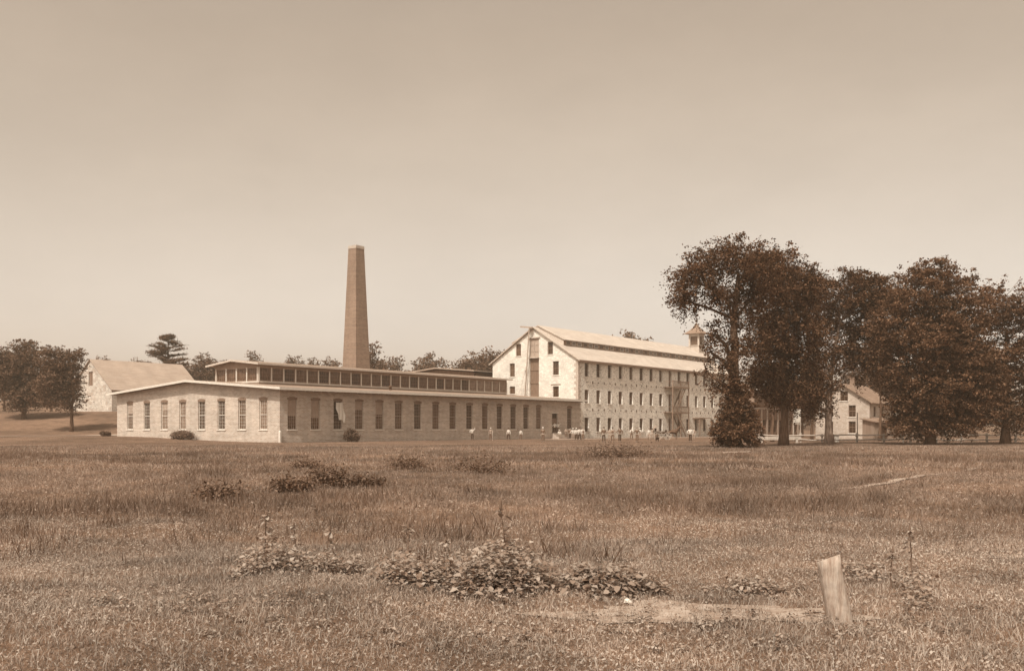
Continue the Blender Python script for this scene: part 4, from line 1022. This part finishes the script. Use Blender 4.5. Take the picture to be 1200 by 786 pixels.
# white pine on the skyline
D = 225; X_ = px(196, D); z0 = GZ(X_, D); H = zpx(391, D)-z0
PN = thing('pine_tree', 'tall ragged pine on the skyline behind the barn roof', 'tree', (X_, D, z0))
MB().tube([(0, 0, -.3), (.1, 0, H*.5), (.3, 0, H)], [.4, .28, .05], 8).build('trunk', M['bark'], PN, smooth=True)
rng = np.random.RandomState(77); P = []; bm_ = MB()
for k in range(95):
    q = rng.rand(); z = H*(.25+.73*q); L = (1-q)**.55*6.6*(.35+.85*rng.rand())+.5; a = rng.rand()*6.28
    e = np.array([cos(a)*L, sin(a)*L, z+L*.18]); s = np.array([.1, 0, z]); bm_.tube([tuple(s), tuple((s+e)/2+np.array([0, 0, -.1])), tuple(e)], [.09, .06, .02], 5)
    m_ = int(60+45*L); t = .25+.8*rng.rand(m_)**.7; P.append(s+(e-s)*t[:, None]+rng.normal(size=(m_, 3))*np.array([.5, .5, .16])*(.4+.6*t)[:, None])
bm_.build('limb', M['bark'], PN)
link('crown', leaf_mesh('crown', np.concatenate(P), .4, rng, .2, 0, .35), M['leaf_pine'], PN)

# far wood closing the horizon
rng = np.random.RandomState(9); Ps = []
for k in range(420):
    a = rng.rand(); X_ = -520+1040*a+rng.normal()*6; Yk = 330+rng.rand()*60-abs(X_)*.12
    h = 8+rng.rand()*4.5; c = np.array([X_, Yk, float(gz(X_, Yk))+h*.55]); m_ = 260
    d = rng.normal(size=(m_, 3)); d /= np.linalg.norm(d, axis=1)[:, None]; Ps.append(c+d*np.array([4.5, 4, h*.55])*(.6+.45*rng.rand(m_, 1)))
o = link('far_wood', leaf_mesh('far_wood', np.concatenate(Ps), 1.1, rng), M['leaf_far']); tag(o, 'low distant line of woods closing the horizon behind the mill', 'woods', kind='stuff')

# ------------------------------------------------------------------ shrubs and field plants
def shrub(name, label, cat, X_, Y_, rx, rz, leaf, mat, seed, n=26, per=60, rc=.35, group=None):
    rng = np.random.RandomState(seed); T = thing(name, label, cat, (X_, Y_, GZ(X_, Y_)), 0, group)
    lobs = [(0, 0, rz*.5, rx*.62, rx*.6, rz*.5), (rx*.45, 0, rz*.36, rx*.45, rx*.4, rz*.36), (-rx*.45, .1, rz*.4, rx*.45, rx*.4, rz*.38)]
    pts = []
    for (a, b, c, d, e, f) in lobs:
        dd = rng.normal(size=(n, 3)); dd /= np.linalg.norm(dd, axis=1)[:, None]; cc = dd*np.array([d, e, f])*(.5+.5*rng.rand(n, 1))+np.array([a, b, c])
        for k in range(n): pts.append(cc[k]+rng.normal(size=(per, 3))*np.array([1, 1, .7])*rx*rc*.35)
    pts = np.concatenate(pts); pts = pts[pts[:, 2] > .0]
    link('foliage', leaf_mesh('foliage', pts, leaf, rng), M[mat], T)
    sm = MB()
    for k in range(7):
        a = k*.9+seed; sm.tube([(0, 0, -.05), (cos(a)*rx*.3, sin(a)*rx*.3, rz*.4), (cos(a)*rx*.6, sin(a)*rx*.5, rz*.75)], [.03*rx, .02*rx, .006], 5)
    sm.build('stem', M['bark'], T); return T
x_, y_ = W(9.6, -1.6); shrub('round_bush', 'round bush growing against the long brick wall under the fourth window', 'bush', x_, y_, 1.05, 1.75, .14, 'leaf_shrub', 1)
x_, y_ = W(-1.6, 16.4); shrub('low_mound_bush', 'low pale rounded bush against the gable wall of the brick factory', 'bush', x_, y_, 1.5, 1.15, .13, 'leaf_straw', 2, n=34, per=80)
x_, y_ = W(-1.2, 34.6); shrub('corner_bush', 'small dark bush at the far left corner of the brick factory', 'bush', x_, y_, .8, .8, .14, 'leaf_shrub', 3)
SH_ = [(258, 586, .62, .42, 'low dark bush in the field, nearest to the left edge'), (342, 579, .55, .4, 'low dark bush in the field below the near corner of the factory'), (385, 573, .62, .5, 'low dark bush in the field below the round wall bush'),
       (428, 572, .5, .42, 'low dark bush right of the pair in the middle field'), (480, 551, .8, .5, 'low dark bush farther back in the field, left of the wide one'), (566, 556, 1.0, .42, 'wide low dark bush in the field before the standing people'),
       (360, 548, .7, .3, 'low dark weeds in the field beyond the bushes')]
for k, (x, y, rx, rz, lb) in enumerate(SH_):
    X_, Y_ = at(x, y); shrub('low_shrub', lb, 'bush', X_, Y_, rx, rz*(.7+.25*(k%3)), .08, 'leaf_shrub', 60+k, n=16, per=34, rc=.75, group='low dark bushes scattered over the field')
X_, Y_ = at(722, 536); shrub('brush_heap', 'long heap of pale weeds in the field before the mill', 'brush', X_, Y_, 2.3, .34, .10, 'leaf_straw', 91, n=60, per=40, rc=.45)

LEAF_F = [(0, 6, 1), (0, 2, 6), (6, 7, 3, 1), (2, 4, 7, 6), (7, 5, 3), (4, 5, 7)]
def weed_mesh(seed, *a):
    return np_mesh('leaves', weed_verts(np.random.RandomState(seed), *a), 8, LEAF_F)
def weed_verts(rng, nleaf, h, spread, L, stalk=0.):
    V = []
    for k in range(nleaf):
        a = rng.rand()*6.28; r = spread*(rng.rand()**.6); z = h*(.25+.75*rng.rand())*(1-.4*(r/spread)**2)
        if stalk > 0: z = stalk*rng.rand()**.8+.04; r = spread*(.25+.75*(1-z/stalk))*rng.rand()**.4
        p = np.array([cos(a)*r, sin(a)*r, z]); aa = a+rng.normal()*.5; el = .25+rng.normal()*.35
        d = np.array([cos(aa)*cos(el), sin(aa)*cos(el), sin(el)]); sd_ = np.array([-sin(aa), cos(aa), rng.normal()*.25]); up = np.cross(d, sd_)
        l = L*(.4+1.1*rng.rand()); w_ = l*(.30+.1*rng.rand()); dr = np.array([0, 0, -l*.3])
        V += [p, p+d*l*.35+sd_*w_+up*l*.08, p+d*l*.35-sd_*w_+up*l*.08, p+d*l*.75+sd_*w_*.7+dr*.5, p+d*l*.75-sd_*w_*.7+dr*.5, p+d*l*1.05+dr, p+d*l*.4-up*l*.03, p+d*l*.75+dr*.4-up*l*.02]
    return np.array(V)
def weed_thing(seed, nleaf, h, spread, L, stalk=0.):
    T = thing('broadleaf_weed' if not stalk else 'tall_weed', None, 'weed')
    me = weed_mesh(seed, nleaf, h, spread, L, stalk); link('leaves', me, M['leaf_weed'], T)
    sm = MB(); rr = random.Random(seed)
    if stalk: sm.tube([(0, 0, -.03), (.02, .01, stalk*.5), (-.01, 0, stalk*1.05)], [.009, .007, .003], 6).lathe([(.004, 0), (.014, .02), (.012, .06), (.003, .09)], (-.01, 0, stalk*.98), 7)
    else:
        for k in range(9): a = rr.uniform(0, 6.28); r = spread*rr.uniform(.3, .8); sm.tube([(0, 0, -.02), (cos(a)*r*.5, sin(a)*r*.5, h*.4), (cos(a)*r, sin(a)*r, h*.7)], [.006, .004, .002], 5)
    sm.build('stem', M['leaf_straw'], T); return T
rw = random.Random(12)
def patch(name, parts, label, seed):
    rng = np.random.RandomState(seed); V = []
    for n, cx, cy, sx, sy, s0, s1, L in parts:
        for _ in range(n):
            while True:
                a, b = rng.normal(size=2)*.5
                if a*a+b*b < 1.2: break
            X_, Y_ = at(cx+a*sx, cy+b*sy); s_ = rng.uniform(s0, s1)*(1.15-.5*(a*a+b*b)); nl = rng.randint(16, 34)
            me = weed_verts(rng, nl, .24*s_, .15*s_, L); V.append(me+np.array([X_, Y_, GZ(X_, Y_)]))
    me = np_mesh(name, np.concatenate(V), 8, LEAF_F); tag(link(name, me, M['leaf_weed']), label, 'weeds', kind='stuff')
patch('weed_patch', [(120, 575, 686, 70, 17, .7, 1.55, .062), (50, 590, 668, 30, 10, .9, 1.5, .06)], 'dense broad-leaved weeds massed in the centre foreground', 1)
patch('weed_patch', [(80, 488, 682, 52, 18, .6, 1.2, .055)], 'looser weeds at the left end of the central foreground mass', 2)
patch('weed_patch', [(75, 705, 688, 68, 9, .5, 1.15, .06)], 'low row of weeds stretching right of the central foreground mass', 3)
patch('weed_patch', [(34, 885, 684, 60, 9, .35, .7, .04), (26, 1010, 672, 34, 12, .4, .95, .04)], 'sparse low weeds on both sides of the leaning post', 4)
patch('weed_patch', [(60, 345, 668, 85, 18, .4, .9, .045), (34, 320, 668, 36, 14, .9, 1.5, .05), (22, 400, 672, 30, 10, .7, 1.2, .05)], 'scattered weeds in the left foreground round the tall stalks', 5)
patch('weed_patch', [(50, 900, 722, 300, 16, .25, .5, .03), (50, 250, 716, 300, 20, .25, .5, .03), (40, 600, 740, 500, 16, .25, .45, .03), (26, 1075, 690, 30, 30, .4, .8, .04)], 'tiny weeds sprinkled through the nearest grass', 6)
tall = [weed_thing(300+k, 46, 0, .075, .052, .34+.05*k) for k in range(3)]
used = set()
def weed_at(plist, x, y, s, label, group):
    k = rw.randrange(len(plist)); p = plist[k]; X_, Y_ = at(x, y); key = p.name
    o = p if key not in used else dup(p, (0, 0, 0)); used.add(key)
    o.location = (X_, Y_, GZ(X_, Y_)); o.rotation_euler = (0, 0, rw.uniform(0, 6.28)); o.scale = (s, s, s*rw.uniform(.85, 1.2)); o['label'] = label
    o['group'] = group
TL = [(312, 664, 1.3, 'tall leafy weed at the left of the near field, leftmost upright one'), (345, 652, 1.1, 'tall leafy weed in the left foreground, second upright one'), (385, 668, 1.0, 'tall leafy weed right of the left foreground pair'),
      (478, 668, 1.15, 'tall leafy weed rising from the left end of the weed patch'), (588, 672, 1.45, 'highest leafy weed standing out of the central patch'), (522, 672, .9, 'short upright weed in the middle of the weed patch'), (1067, 672, 1.2, 'tall leafy weed near the right edge of the field'), (1045, 690, .9, 'short upright weed right of the leaning post')]
for x, y, s, lb in TL: weed_at(tall, x, y, s, lb, 'tall weeds in the foreground')

# ------------------------------------------------------------------ people
def skin(name, chains, mat, parent, sub=1):
    """chains: list of lists of ((x,y,z), r); the first vertex of later chains names a vertex of an earlier chain by index or is free"""
    me = bpy.data.meshes.new(name); V = []; E = []; Rr = []
    for ch in chains:
        prev = None
        for it in ch:
            if isinstance(it, int): prev = it; continue
            V.append(it[0]); Rr.append(it[1]); 
            if prev is not None: E.append((prev, len(V)-1))
            prev = len(V)-1
    me.from_pydata(V, E, []); ob = bpy.data.objects.new(name, me); COL.objects.link(ob)
    md = ob.modifiers.new('s', 'SKIN'); sv = me.skin_vertices[0].data
    for k, v in enumerate(sv):
        r = Rr[k]; v.radius = r if hasattr(r, '__len__') else (r, r)
    sv[0].use_root = True
    sd_ = ob.modifiers.new('u', 'SUBSURF'); sd_.levels = sub; sd_.render_levels = sub
    dg = bpy.context.evaluated_depsgraph_get(); nm = bpy.data.meshes.new_from_object(ob.evaluated_get(dg)); nm.name = name
    bpy.data.objects.remove(ob); nm.materials.clear(); nm.materials.append(mat)
    nm.polygons.foreach_set('use_smooth', [True]*len(nm.polygons))
    return link(name, nm, None, parent)

def person(X_, Y_, label, H=1.74, pose='stand', top='cloth_white', bottom='cloth_dark', hat=None, rz=0, seed=0, z=None, vest=None, group='mill workers standing before the buildings'):
    rr = random.Random(seed*7+1); k = H/1.74
    T = thing('person', label, 'person', (X_, Y_, GZ(X_, Y_) if z is None else z), rz, group); T.scale = (k, k, k)
    # figure faces -y
    dz = 0.; lean = 0.
    if pose in ('sit', 'crouch'): dz = -.47 if pose == 'sit' else -.55
    pel = (0, .02, .93+dz); wst = (0, .01, 1.08+dz); ch = (0, .0 if pose != 'crouch' else -.12, 1.32+dz); nk = (0, 0 if pose != 'crouch' else -.18, 1.46+dz); hd = (0, -.01 if pose != 'crouch' else -.22, 1.62+dz)
    st = rr.uniform(-.03, .05); hipL = (.10, .02, .88+dz); hipR = (-.10, .02, .88+dz)
    if pose in ('sit', 'crouch'):
        f = -.42; kL = (.15, f, .50 if pose == 'sit' else .52); kR = (-.15, f, .50 if pose == 'sit' else .52)
        aL = (.14, f+(.04 if pose == 'sit' else .2), .09); aR = (-.14, f+(.04 if pose == 'sit' else .2), .09)
    elif pose == 'walk': kL = (.10, -.14, .50); kR = (-.10, .04, .48); aL = (.10, -.24, .09); aR = (-.10, .26, .13)
    else: kL = (.12+st, -.02, .49); kR = (-.12-st, .0, .49); aL = (.13+st, .03, .09); aR = (-.13-st, .03, .09)
    tL = (aL[0]+.03, aL[1]-.15, .035); tR = (aR[0]-.03, aR[1]-.15, .035)
    shL = (.18, ch[1]+.01, 1.40+dz); shR = (-.18, ch[1]+.01, 1.40+dz)
    def arm(s, kind):
        sx = .19*s
        if kind == 'hip': e = (sx+.20*s, .04, 1.16+dz); h = (sx-.02*s, -.07, 1.02+dz)
        elif kind == 'up': e = (sx+.20*s, -.08, 1.52+dz); h = (sx+.05*s, -.12, 1.74+dz)
        elif kind == 'fold': e = (sx+.08*s, -.06, 1.13+dz); h = (sx-.20*s, -.22, 1.19+dz)
        elif kind == 'knee': e = (sx+.06*s, ch[1]-.12, 1.14+dz); h = (.13*s, ch[1]-.34, .62)
        else: e = (sx+.07*s, .03, 1.12+dz); h = (sx+.08*s, -.05, .87+dz)
        return e, h
    ka, kb = {'stand': ('down', 'down'), 'hips': ('hip', 'hip'), 'wave': ('up', 'hip'), 'fold': ('fold', 'fold'), 'walk': ('down', 'down'), 'sit': ('knee', 'knee'), 'crouch': ('knee', 'knee'), 'onehip': ('hip', 'down')}[pose]
    eL, hL = arm(1, ka); eR, hR = arm(-1, kb)
    ext = lambda a, b, q: tuple(b[i]+(b[i]-a[i])*q for i in range(3))
    # body: pelvis, waist, chest, neck, head; legs; arms
    body = [[(pel, (.145, .10)), (wst, (.125, .09)), (ch, (.15, .10)), (nk, .055), ((hd[0], hd[1], hd[2]-.06), (.072, .08)), ((hd[0], hd[1]-.005, hd[2]+.03), (.082, .098)), ((hd[0], hd[1]+.005, hd[2]+.10), (.055, .065))],
            [0, (hipL, .085), (kL, .058), (aL, .042), (tL, .04)], [0, (hipR, .085), (kR, .058), (aR, .042), (tR, .04)],
            [2, (shL, .06), (eL, .042), (hL, .03), (ext(eL, hL, .22), .036), (ext(eL, hL, .42), .018)], [2, (shR, .06), (eR, .042), (hR, .03), (ext(eR, hR, .22), .036), (ext(eR, hR, .42), .018)]]
    b = skin('body', body, M['skin'], T)
    # face: nose, eyes, ears merged as small features on the head
    f = MB(); hx, hy, hz = hd[0], hd[1], hd[2]+.01
    f.add([(hx-.016, hy-.088, hz-.03), (hx+.016, hy-.088, hz-.03), (hx, hy-.118, hz-.028), (hx, hy-.09, hz+.025)], [(0, 1, 2), (1, 3, 2), (3, 0, 2)])
    for s in (-1, 1): f.lathe([(.003, -.03), (.012, -.015), (.013, .015), (.004, .03)], (hx+s*.084, hy+.01, hz), 6)
    f.build('face', M['skin'], b)
    e = MB()
    for s in (-1, 1): e.box(hx+s*.03-.011, hx+s*.03+.011, hy-.095, hy-.085, hz+.012, hz+.026)
    e.box(hx-.022, hx+.022, hy-.094, hy-.083, hz-.062, hz-.054); e.build('eyes', M['hair'], b)
    # clothes
    pz = pel
    skin('trousers', [[((0, .02, 1.03+dz), (.148, .115)), (pel, (.16, .12))], [1, (hipL, .105), (kL, .078), ((aL[0], aL[1], aL[2]+.02), .07)], [1, (hipR, .105), (kR, .078), ((aR[0], aR[1], aR[2]+.02), .07)]], M[bottom], T)
    mk = lambda s, e, h: [(s, .078), (e, .058), (tuple(e[i]+(h[i]-e[i])*.85 for i in range(3)), .043)]
    skin('shirt', [[((0, .015, .98+dz), (.158, .122)), (wst, (.142, .108)), (ch, (.172, .122)), ((nk[0], nk[1], nk[2]-.03), .075)], [2]+mk(shL, eL, hL), [2]+mk(shR, eR, hR)], M[top], T)
    if vest: skin('vest', [[((0, .015, 1.0+dz), (.163, .128)), (wst, (.150, .116)), (ch, (.180, .131)), ((nk[0], nk[1], nk[2]-.06), .1)]], M[vest], T)
    sh = MB()
    for a, t in ((aL, tL), (aR, tR)):
        base = min(0, 0); zz = a[2]-.09
        sh.tube([(a[0], a[1]+.06, zz+.045), (a[0], a[1]-.03, zz+.05), (t[0], t[1]-.03, zz+.04), (t[0], t[1]-.09, zz+.03)], [.04, .052, .045, .025], 8)
    sh.build('shoes', M['leather'], T, smooth=True)
    if hat:
        hh = MB()
        if hat == 'straw': hh.lathe([(.17, 0), (.17, .012), (.095, .016), (.09, .09), (.07, .105), (.01, .108)], (hd[0], hd[1], hd[2]+.055), 14)
        else: hh.lathe([(.105, 0), (.125, .04), (.11, .075), (.01, .09)], (hd[0], hd[1], hd[2]+.055), 14); hh.box(hd[0]-.06, hd[0]+.06, hd[1]-.17, hd[1]-.08, hd[2]+.055, hd[2]+.067)
        hh.build('hat', M['cloth_white'] if hat == 'straw' else M['cloth_dark'], T, smooth=True)
    else:
        hh = MB().lathe([(.088, -.05), (.096, 0), (.09, .06), (.06, .105), (.01, .12)], (hd[0], hd[1]+.022, hd[2]+.02), 12); hh.build('hair', M['hair'], T, smooth=True)
    return T
def pat(x, y): return at(x, y)
PP = [ # x, feet row, height, pose, top, bottom, hat, vest, label
 (553.5, 515.6, 1.74, 'wave', 'cloth_white', 'cloth_dark', None, None, 'person in white shirt and dark trousers with one arm raised, leftmost of all'),
 (575.0, 515.2, 1.70, 'stand', 'cloth_grey', 'cloth_mid', 'straw', None, 'person in grey shirt and straw hat beside a thin upright stick'),
 (588.0, 514.6, 1.60, 'hips', 'cloth_white', 'cloth_grey', None, None, 'person in pale clothes with hands on hips left of the dark-trousered worker'),
 (596.0, 515.3, 1.66, 'stand', 'cloth_white', 'cloth_dark', 'cap', None, 'person in white shirt, dark trousers and cap, between two pale-clothed ones'),
 (610.3, 514.8, 1.48, 'stand', 'cloth_white', 'cloth_mid', None, None, 'short boyish person in white shirt and grey-brown trousers standing alone'),
 (636.3, 517.6, 1.74, 'stand', 'cloth_mid', 'cloth_mid', 'straw', None, 'person all in brown with a straw hat, nearer than the wall of the factory'),
 (650.6, 513.6, 1.68, 'hips', 'cloth_grey', 'cloth_grey', None, None, 'person in grey shirt and trousers at the left foot of the door steps'),
 (663.2, 513.8, 1.66, 'fold', 'cloth_grey', 'cloth_mid', None, None, 'person with folded arms at the right foot of the door steps'),
 (668.0, 514.2, 1.66, 'stand', 'cloth_mid', 'cloth_dark', None, None, 'person in brown shirt at the left of the group by the factory end'),
 (671.5, 515.6, 1.64, 'hips', 'cloth_white', 'cloth_grey', 'straw', None, 'person with straw hat and white shirt, hands on hips, second in the close group'),
 (675.3, 516.0, 1.66, 'stand', 'cloth_white', 'cloth_dark', 'straw', None, 'person in white shirt, dark trousers and straw hat, middle of the close group'),
 (679.2, 516.2, 1.72, 'fold', 'cloth_white', 'cloth_dark', 'cap', None, 'person with dark cap and folded arms over a white shirt in the close group'),
 (683.2, 516.4, 1.72, 'stand', 'cloth_white', 'cloth_mid', None, 'cloth_mid', 'person with brown vest over white sleeves at the right end of the close group'),
 (707.6, 518.2, 1.76, 'stand', 'cloth_mid', 'cloth_dark', 'cap', None, 'person in dark jacket, trousers and cap, left of the pair before the mill'),
 (714.3, 517.4, 1.64, 'hips', 'cloth_grey', 'cloth_grey', None, None, 'person in pale grey with hands on hips, left of a pair'),
 (718.0, 518.0, 1.74, 'onehip', 'cloth_grey', 'cloth_mid', 'cap', 'cloth_mid', 'person in vest and cap with one hand on hip, right one of a pair'),
 (726.3, 518.0, 1.78, 'hips', 'cloth_mid', 'cloth_dark', 'cap', None, 'tall person in dark clothes with hands on hips before the mill windows'),
 (739.9, 514.8, 1.66, 'fold', 'cloth_white', 'cloth_mid', None, 'cloth_mid', 'person with dark vest and folded arms close to the mill wall'),
 (746.5, 518.2, 1.74, 'hips', 'cloth_mid', 'cloth_mid', None, None, 'person in brown clothes nearer than the two white-shirted ones by the mill'),
 (749.8, 514.6, 1.66, 'hips', 'cloth_white', 'cloth_grey', 'straw', None, 'person in white shirt and straw hat directly right of the brown-clothed one'),
 (760.6, 515.8, 1.64, 'walk', 'cloth_white', 'cloth_grey', None, None, 'person in pale clothes walking, left of the crouching one'),
 (764.4, 514.8, 1.66, 'stand', 'cloth_grey', 'cloth_grey', 'cap', None, 'person in grey with cap standing behind the crouching one'),
 (769.6, 517.2, 1.74, 'crouch', 'cloth_mid', 'cloth_dark', 'cap', None, 'person in dark clothes crouching beside the buggy'),
 (808.9, 518.0, 1.76, 'hips', 'cloth_white', 'cloth_dark', None, None, 'person in white shirt with hands on hips, right of the horse before the mill'),
 (812.9, 515.4, 1.64, 'stand', 'cloth_grey', 'cloth_grey', None, None, 'person in pale grey at the far right end of the workers')]
for k, (x, y, H, ps_, tp_, bt_, ht, vs, lb) in enumerate(PP):
    X_, Y_ = pat(x, y); person(X_, Y_, lb, H, ps_, tp_, bt_, ht, rz=atan2(X_, Y_)*-1+rnd.uniform(-.35, .35), seed=k, vest=vs)
for (t, s, z, ps_, tp_, bt_, ht, lb) in ((54.3, -.3, .88, 'hips', 'cloth_white', 'cloth_dark', None, 'person in white shirt on the top door step, left one'),
                                     (55.25, -.32, .88, 'wave', 'cloth_white', 'cloth_mid', None, 'person with raised arm on the top door step, right one'),
                                     (54.6, -1.0, .17, 'sit', 'cloth_white', 'cloth_grey', 'straw', 'person in pale clothes and straw hat sitting on the door steps')):
    X_, Y_ = W(t, s); person(X_, Y_, lb, 1.7, ps_, tp_, bt_, ht, rz=-.1, seed=70+int(t*10), z=z)
X_, Y_ = at(577.2, 516.0); o = MB().tube([(0, 0, -.1), (.02, 0, 1.45)], [.03, .022], 6).build('upright_stick', M['palewood']); o.location = (X_, Y_, GZ(X_, Y_)); tag(o, 'thin stick standing upright in the grass before the brick wall', 'stick')

# ------------------------------------------------------------------ horse and buggy
Xh, Yh = at(788, 514.8)
HO = thing('horse', 'dark horse standing in harness before the fire stairs of the mill', 'horse', (Xh, Yh, GZ(Xh, Yh)), R(8))
bodyh = [[((-.62, 0, 1.18), (.26, .30)), ((-.25, 0, 1.13), (.29, .31)), ((.2, 0, 1.12), (.28, .31)), ((.55, 0, 1.2), (.24, .30)), ((.82, 0, 1.48), (.13, .2)), ((1.02, 0, 1.78), (.09, .14)), ((1.2, 0, 1.80), (.08, .12)), ((1.42, 0, 1.6), (.06, .08)), ((1.53, 0, 1.49), (.05, .06))],
         [0, ((-.7, .15, .98), .15), ((-.60, .16, .72), .09), ((-.80, .16, .52), .05), ((-.76, .16, .12), .035), ((-.72, .16, .04), .05)],
         [0, ((-.7, -.15, .98), .15), ((-.56, -.16, .72), .09), ((-.76, -.16, .52), .05), ((-.70, -.16, .12), .035), ((-.66, -.16, .04), .05)],
         [3, ((.58, .15, .92), .11), ((.60, .15, .56), .05), ((.58, .15, .14), .035), ((.62, .15, .04), .05)],
         [3, ((.58, -.15, .92), .11), ((.64, -.15, .56), .05), ((.60, -.15, .14), .035), ((.64, -.15, .04), .05)]]
hb = skin('body', bodyh, M['horse'], HO)
MB().tube([(-.86, 0, 1.3), (-1.02, 0, 1.1), (-1.0, 0, .6)], [.05, .07, .03], 7).build('tail', M['hair'], HO, smooth=True)
MB().tube([(.72, 0, 1.62), (.9, 0, 1.85), (1.05, 0, 1.98)], [.05, .06, .04], 6).build('mane', M['hair'], HO, smooth=True)
MB().tube([(1.04, .06, 1.9), (1.03, .07, 2.05)], [.035, .008], 5).tube([(1.04, -.06, 1.9), (1.03, -.07, 2.05)], [.035, .008], 5).build('ear', M['horse'], HO)
hr_ = MB()
for k in range(18):
    a0, a1 = 2*pi*k/18, 2*pi*(k+1)/18; hr_.bar((.62+.16*sin(a0), cos(a0)*.28, 1.22+sin(a0)*.40), (.62+.16*sin(a1), cos(a1)*.28, 1.22+sin(a1)*.40), .08)
hr_.build('harness', M['leather'], HO)
Xb, Yb = at(775.5, 514.8)
BG = thing('buggy', 'light horse buggy with tall wheels and folded hood beside the dark horse', 'buggy', (Xb, Yb, GZ(Xb, Yb)), R(8))
def wheel(x, r):
    for s in (-1, 1):
        w_ = MB(); y = s*.68; n = 24
        for k in range(n):
            a0, a1 = 2*pi*k/n, 2*pi*(k+1)/n; w_.bar((x+cos(a0)*r, y, r+sin(a0)*r), (x+cos(a1)*r, y, r+sin(a1)*r), .05, .05, up=(0, 1, 0))
        for k in range(12):
            a = 2*pi*k/12; w_.bar((x, y, r), (x+cos(a)*r*.97, y, r+sin(a)*r*.97), .028, .028, up=(0, 1, 0))
        w_.tube([(x, y-.09, r), (x, y+.09, r)], .07, 10); w_.build('wheel', M['palewood'], BG)
wheel(-.75, .62); wheel(.65, .52)
MB().box(-.95, .7, -.42, .42, .82, 1.12).box(-.9, -.3, -.4, .4, 1.12, 1.3).box(-.98, -.9, -.42, .42, 1.12, 1.65).box(.62, .7, -.42, .42, 1.12, 1.4).build('box', M['cloth_dark'], BG)
MB().tube([(-.75, -.7, .62), (-.75, .7, .62)], .03, 8).tube([(.65, -.7, .52), (.65, .7, .52)], .03, 8).bar((-.75, 0, .68), (.65, 0, .6), .06, .08).bar((-.6, 0, .62), (-.6, 0, .84), .06).bar((.5, 0, .56), (.5, 0, .84), .06).build('axle', M['leather'], BG)
MB().tube([(.6, .34, .62), (1.2, .36, .85), (2.3, .34, 1.12)], .025, 6).tube([(.6, -.34, .62), (1.2, -.36, .85), (2.3, -.34, 1.12)], .025, 6).build('shaft', M['palewood'], BG)
hd_ = MB()
for k in range(7):
    a0, a1 = R(95+k*11), R(95+(k+1)*11); c0 = (-.55, 1.25)
    P0 = (c0[0]+cos(a0)*.78, c0[1]+sin(a0)*.72); P1 = (c0[0]+cos(a1)*.78, c0[1]+sin(a1)*.72)
    hd_.bar((P0[0], 0, P0[1]), (P1[0], 0, P1[1]), .86, .03)
hd_.build('hood', M['cloth_grey'], BG)

# ------------------------------------------------------------------ haze
HAZE = 0.00045
if HAZE:
    hz_ = MB().box(-905, 905, -85, 1005, -1.6, 45).build('haze', None)
    mh_ = bpy.data.materials.new('haze'); mh_.use_nodes = True; n_ = mh_.node_tree; n_.nodes.clear()
    ou = n_.nodes.new('ShaderNodeOutputMaterial'); pv = n_.nodes.new('ShaderNodeVolumePrincipled')
    pv.inputs['Color'].default_value = (.95, .83, .68, 1); pv.inputs['Density'].default_value = HAZE; pv.inputs['Anisotropy'].default_value = .2
    n_.links.new(pv.outputs[0], ou.inputs['Volume']); hz_.data.materials.append(mh_)
    tag(hz_, 'thin pale summer haze over the field and buildings', 'haze', kind='stuff')
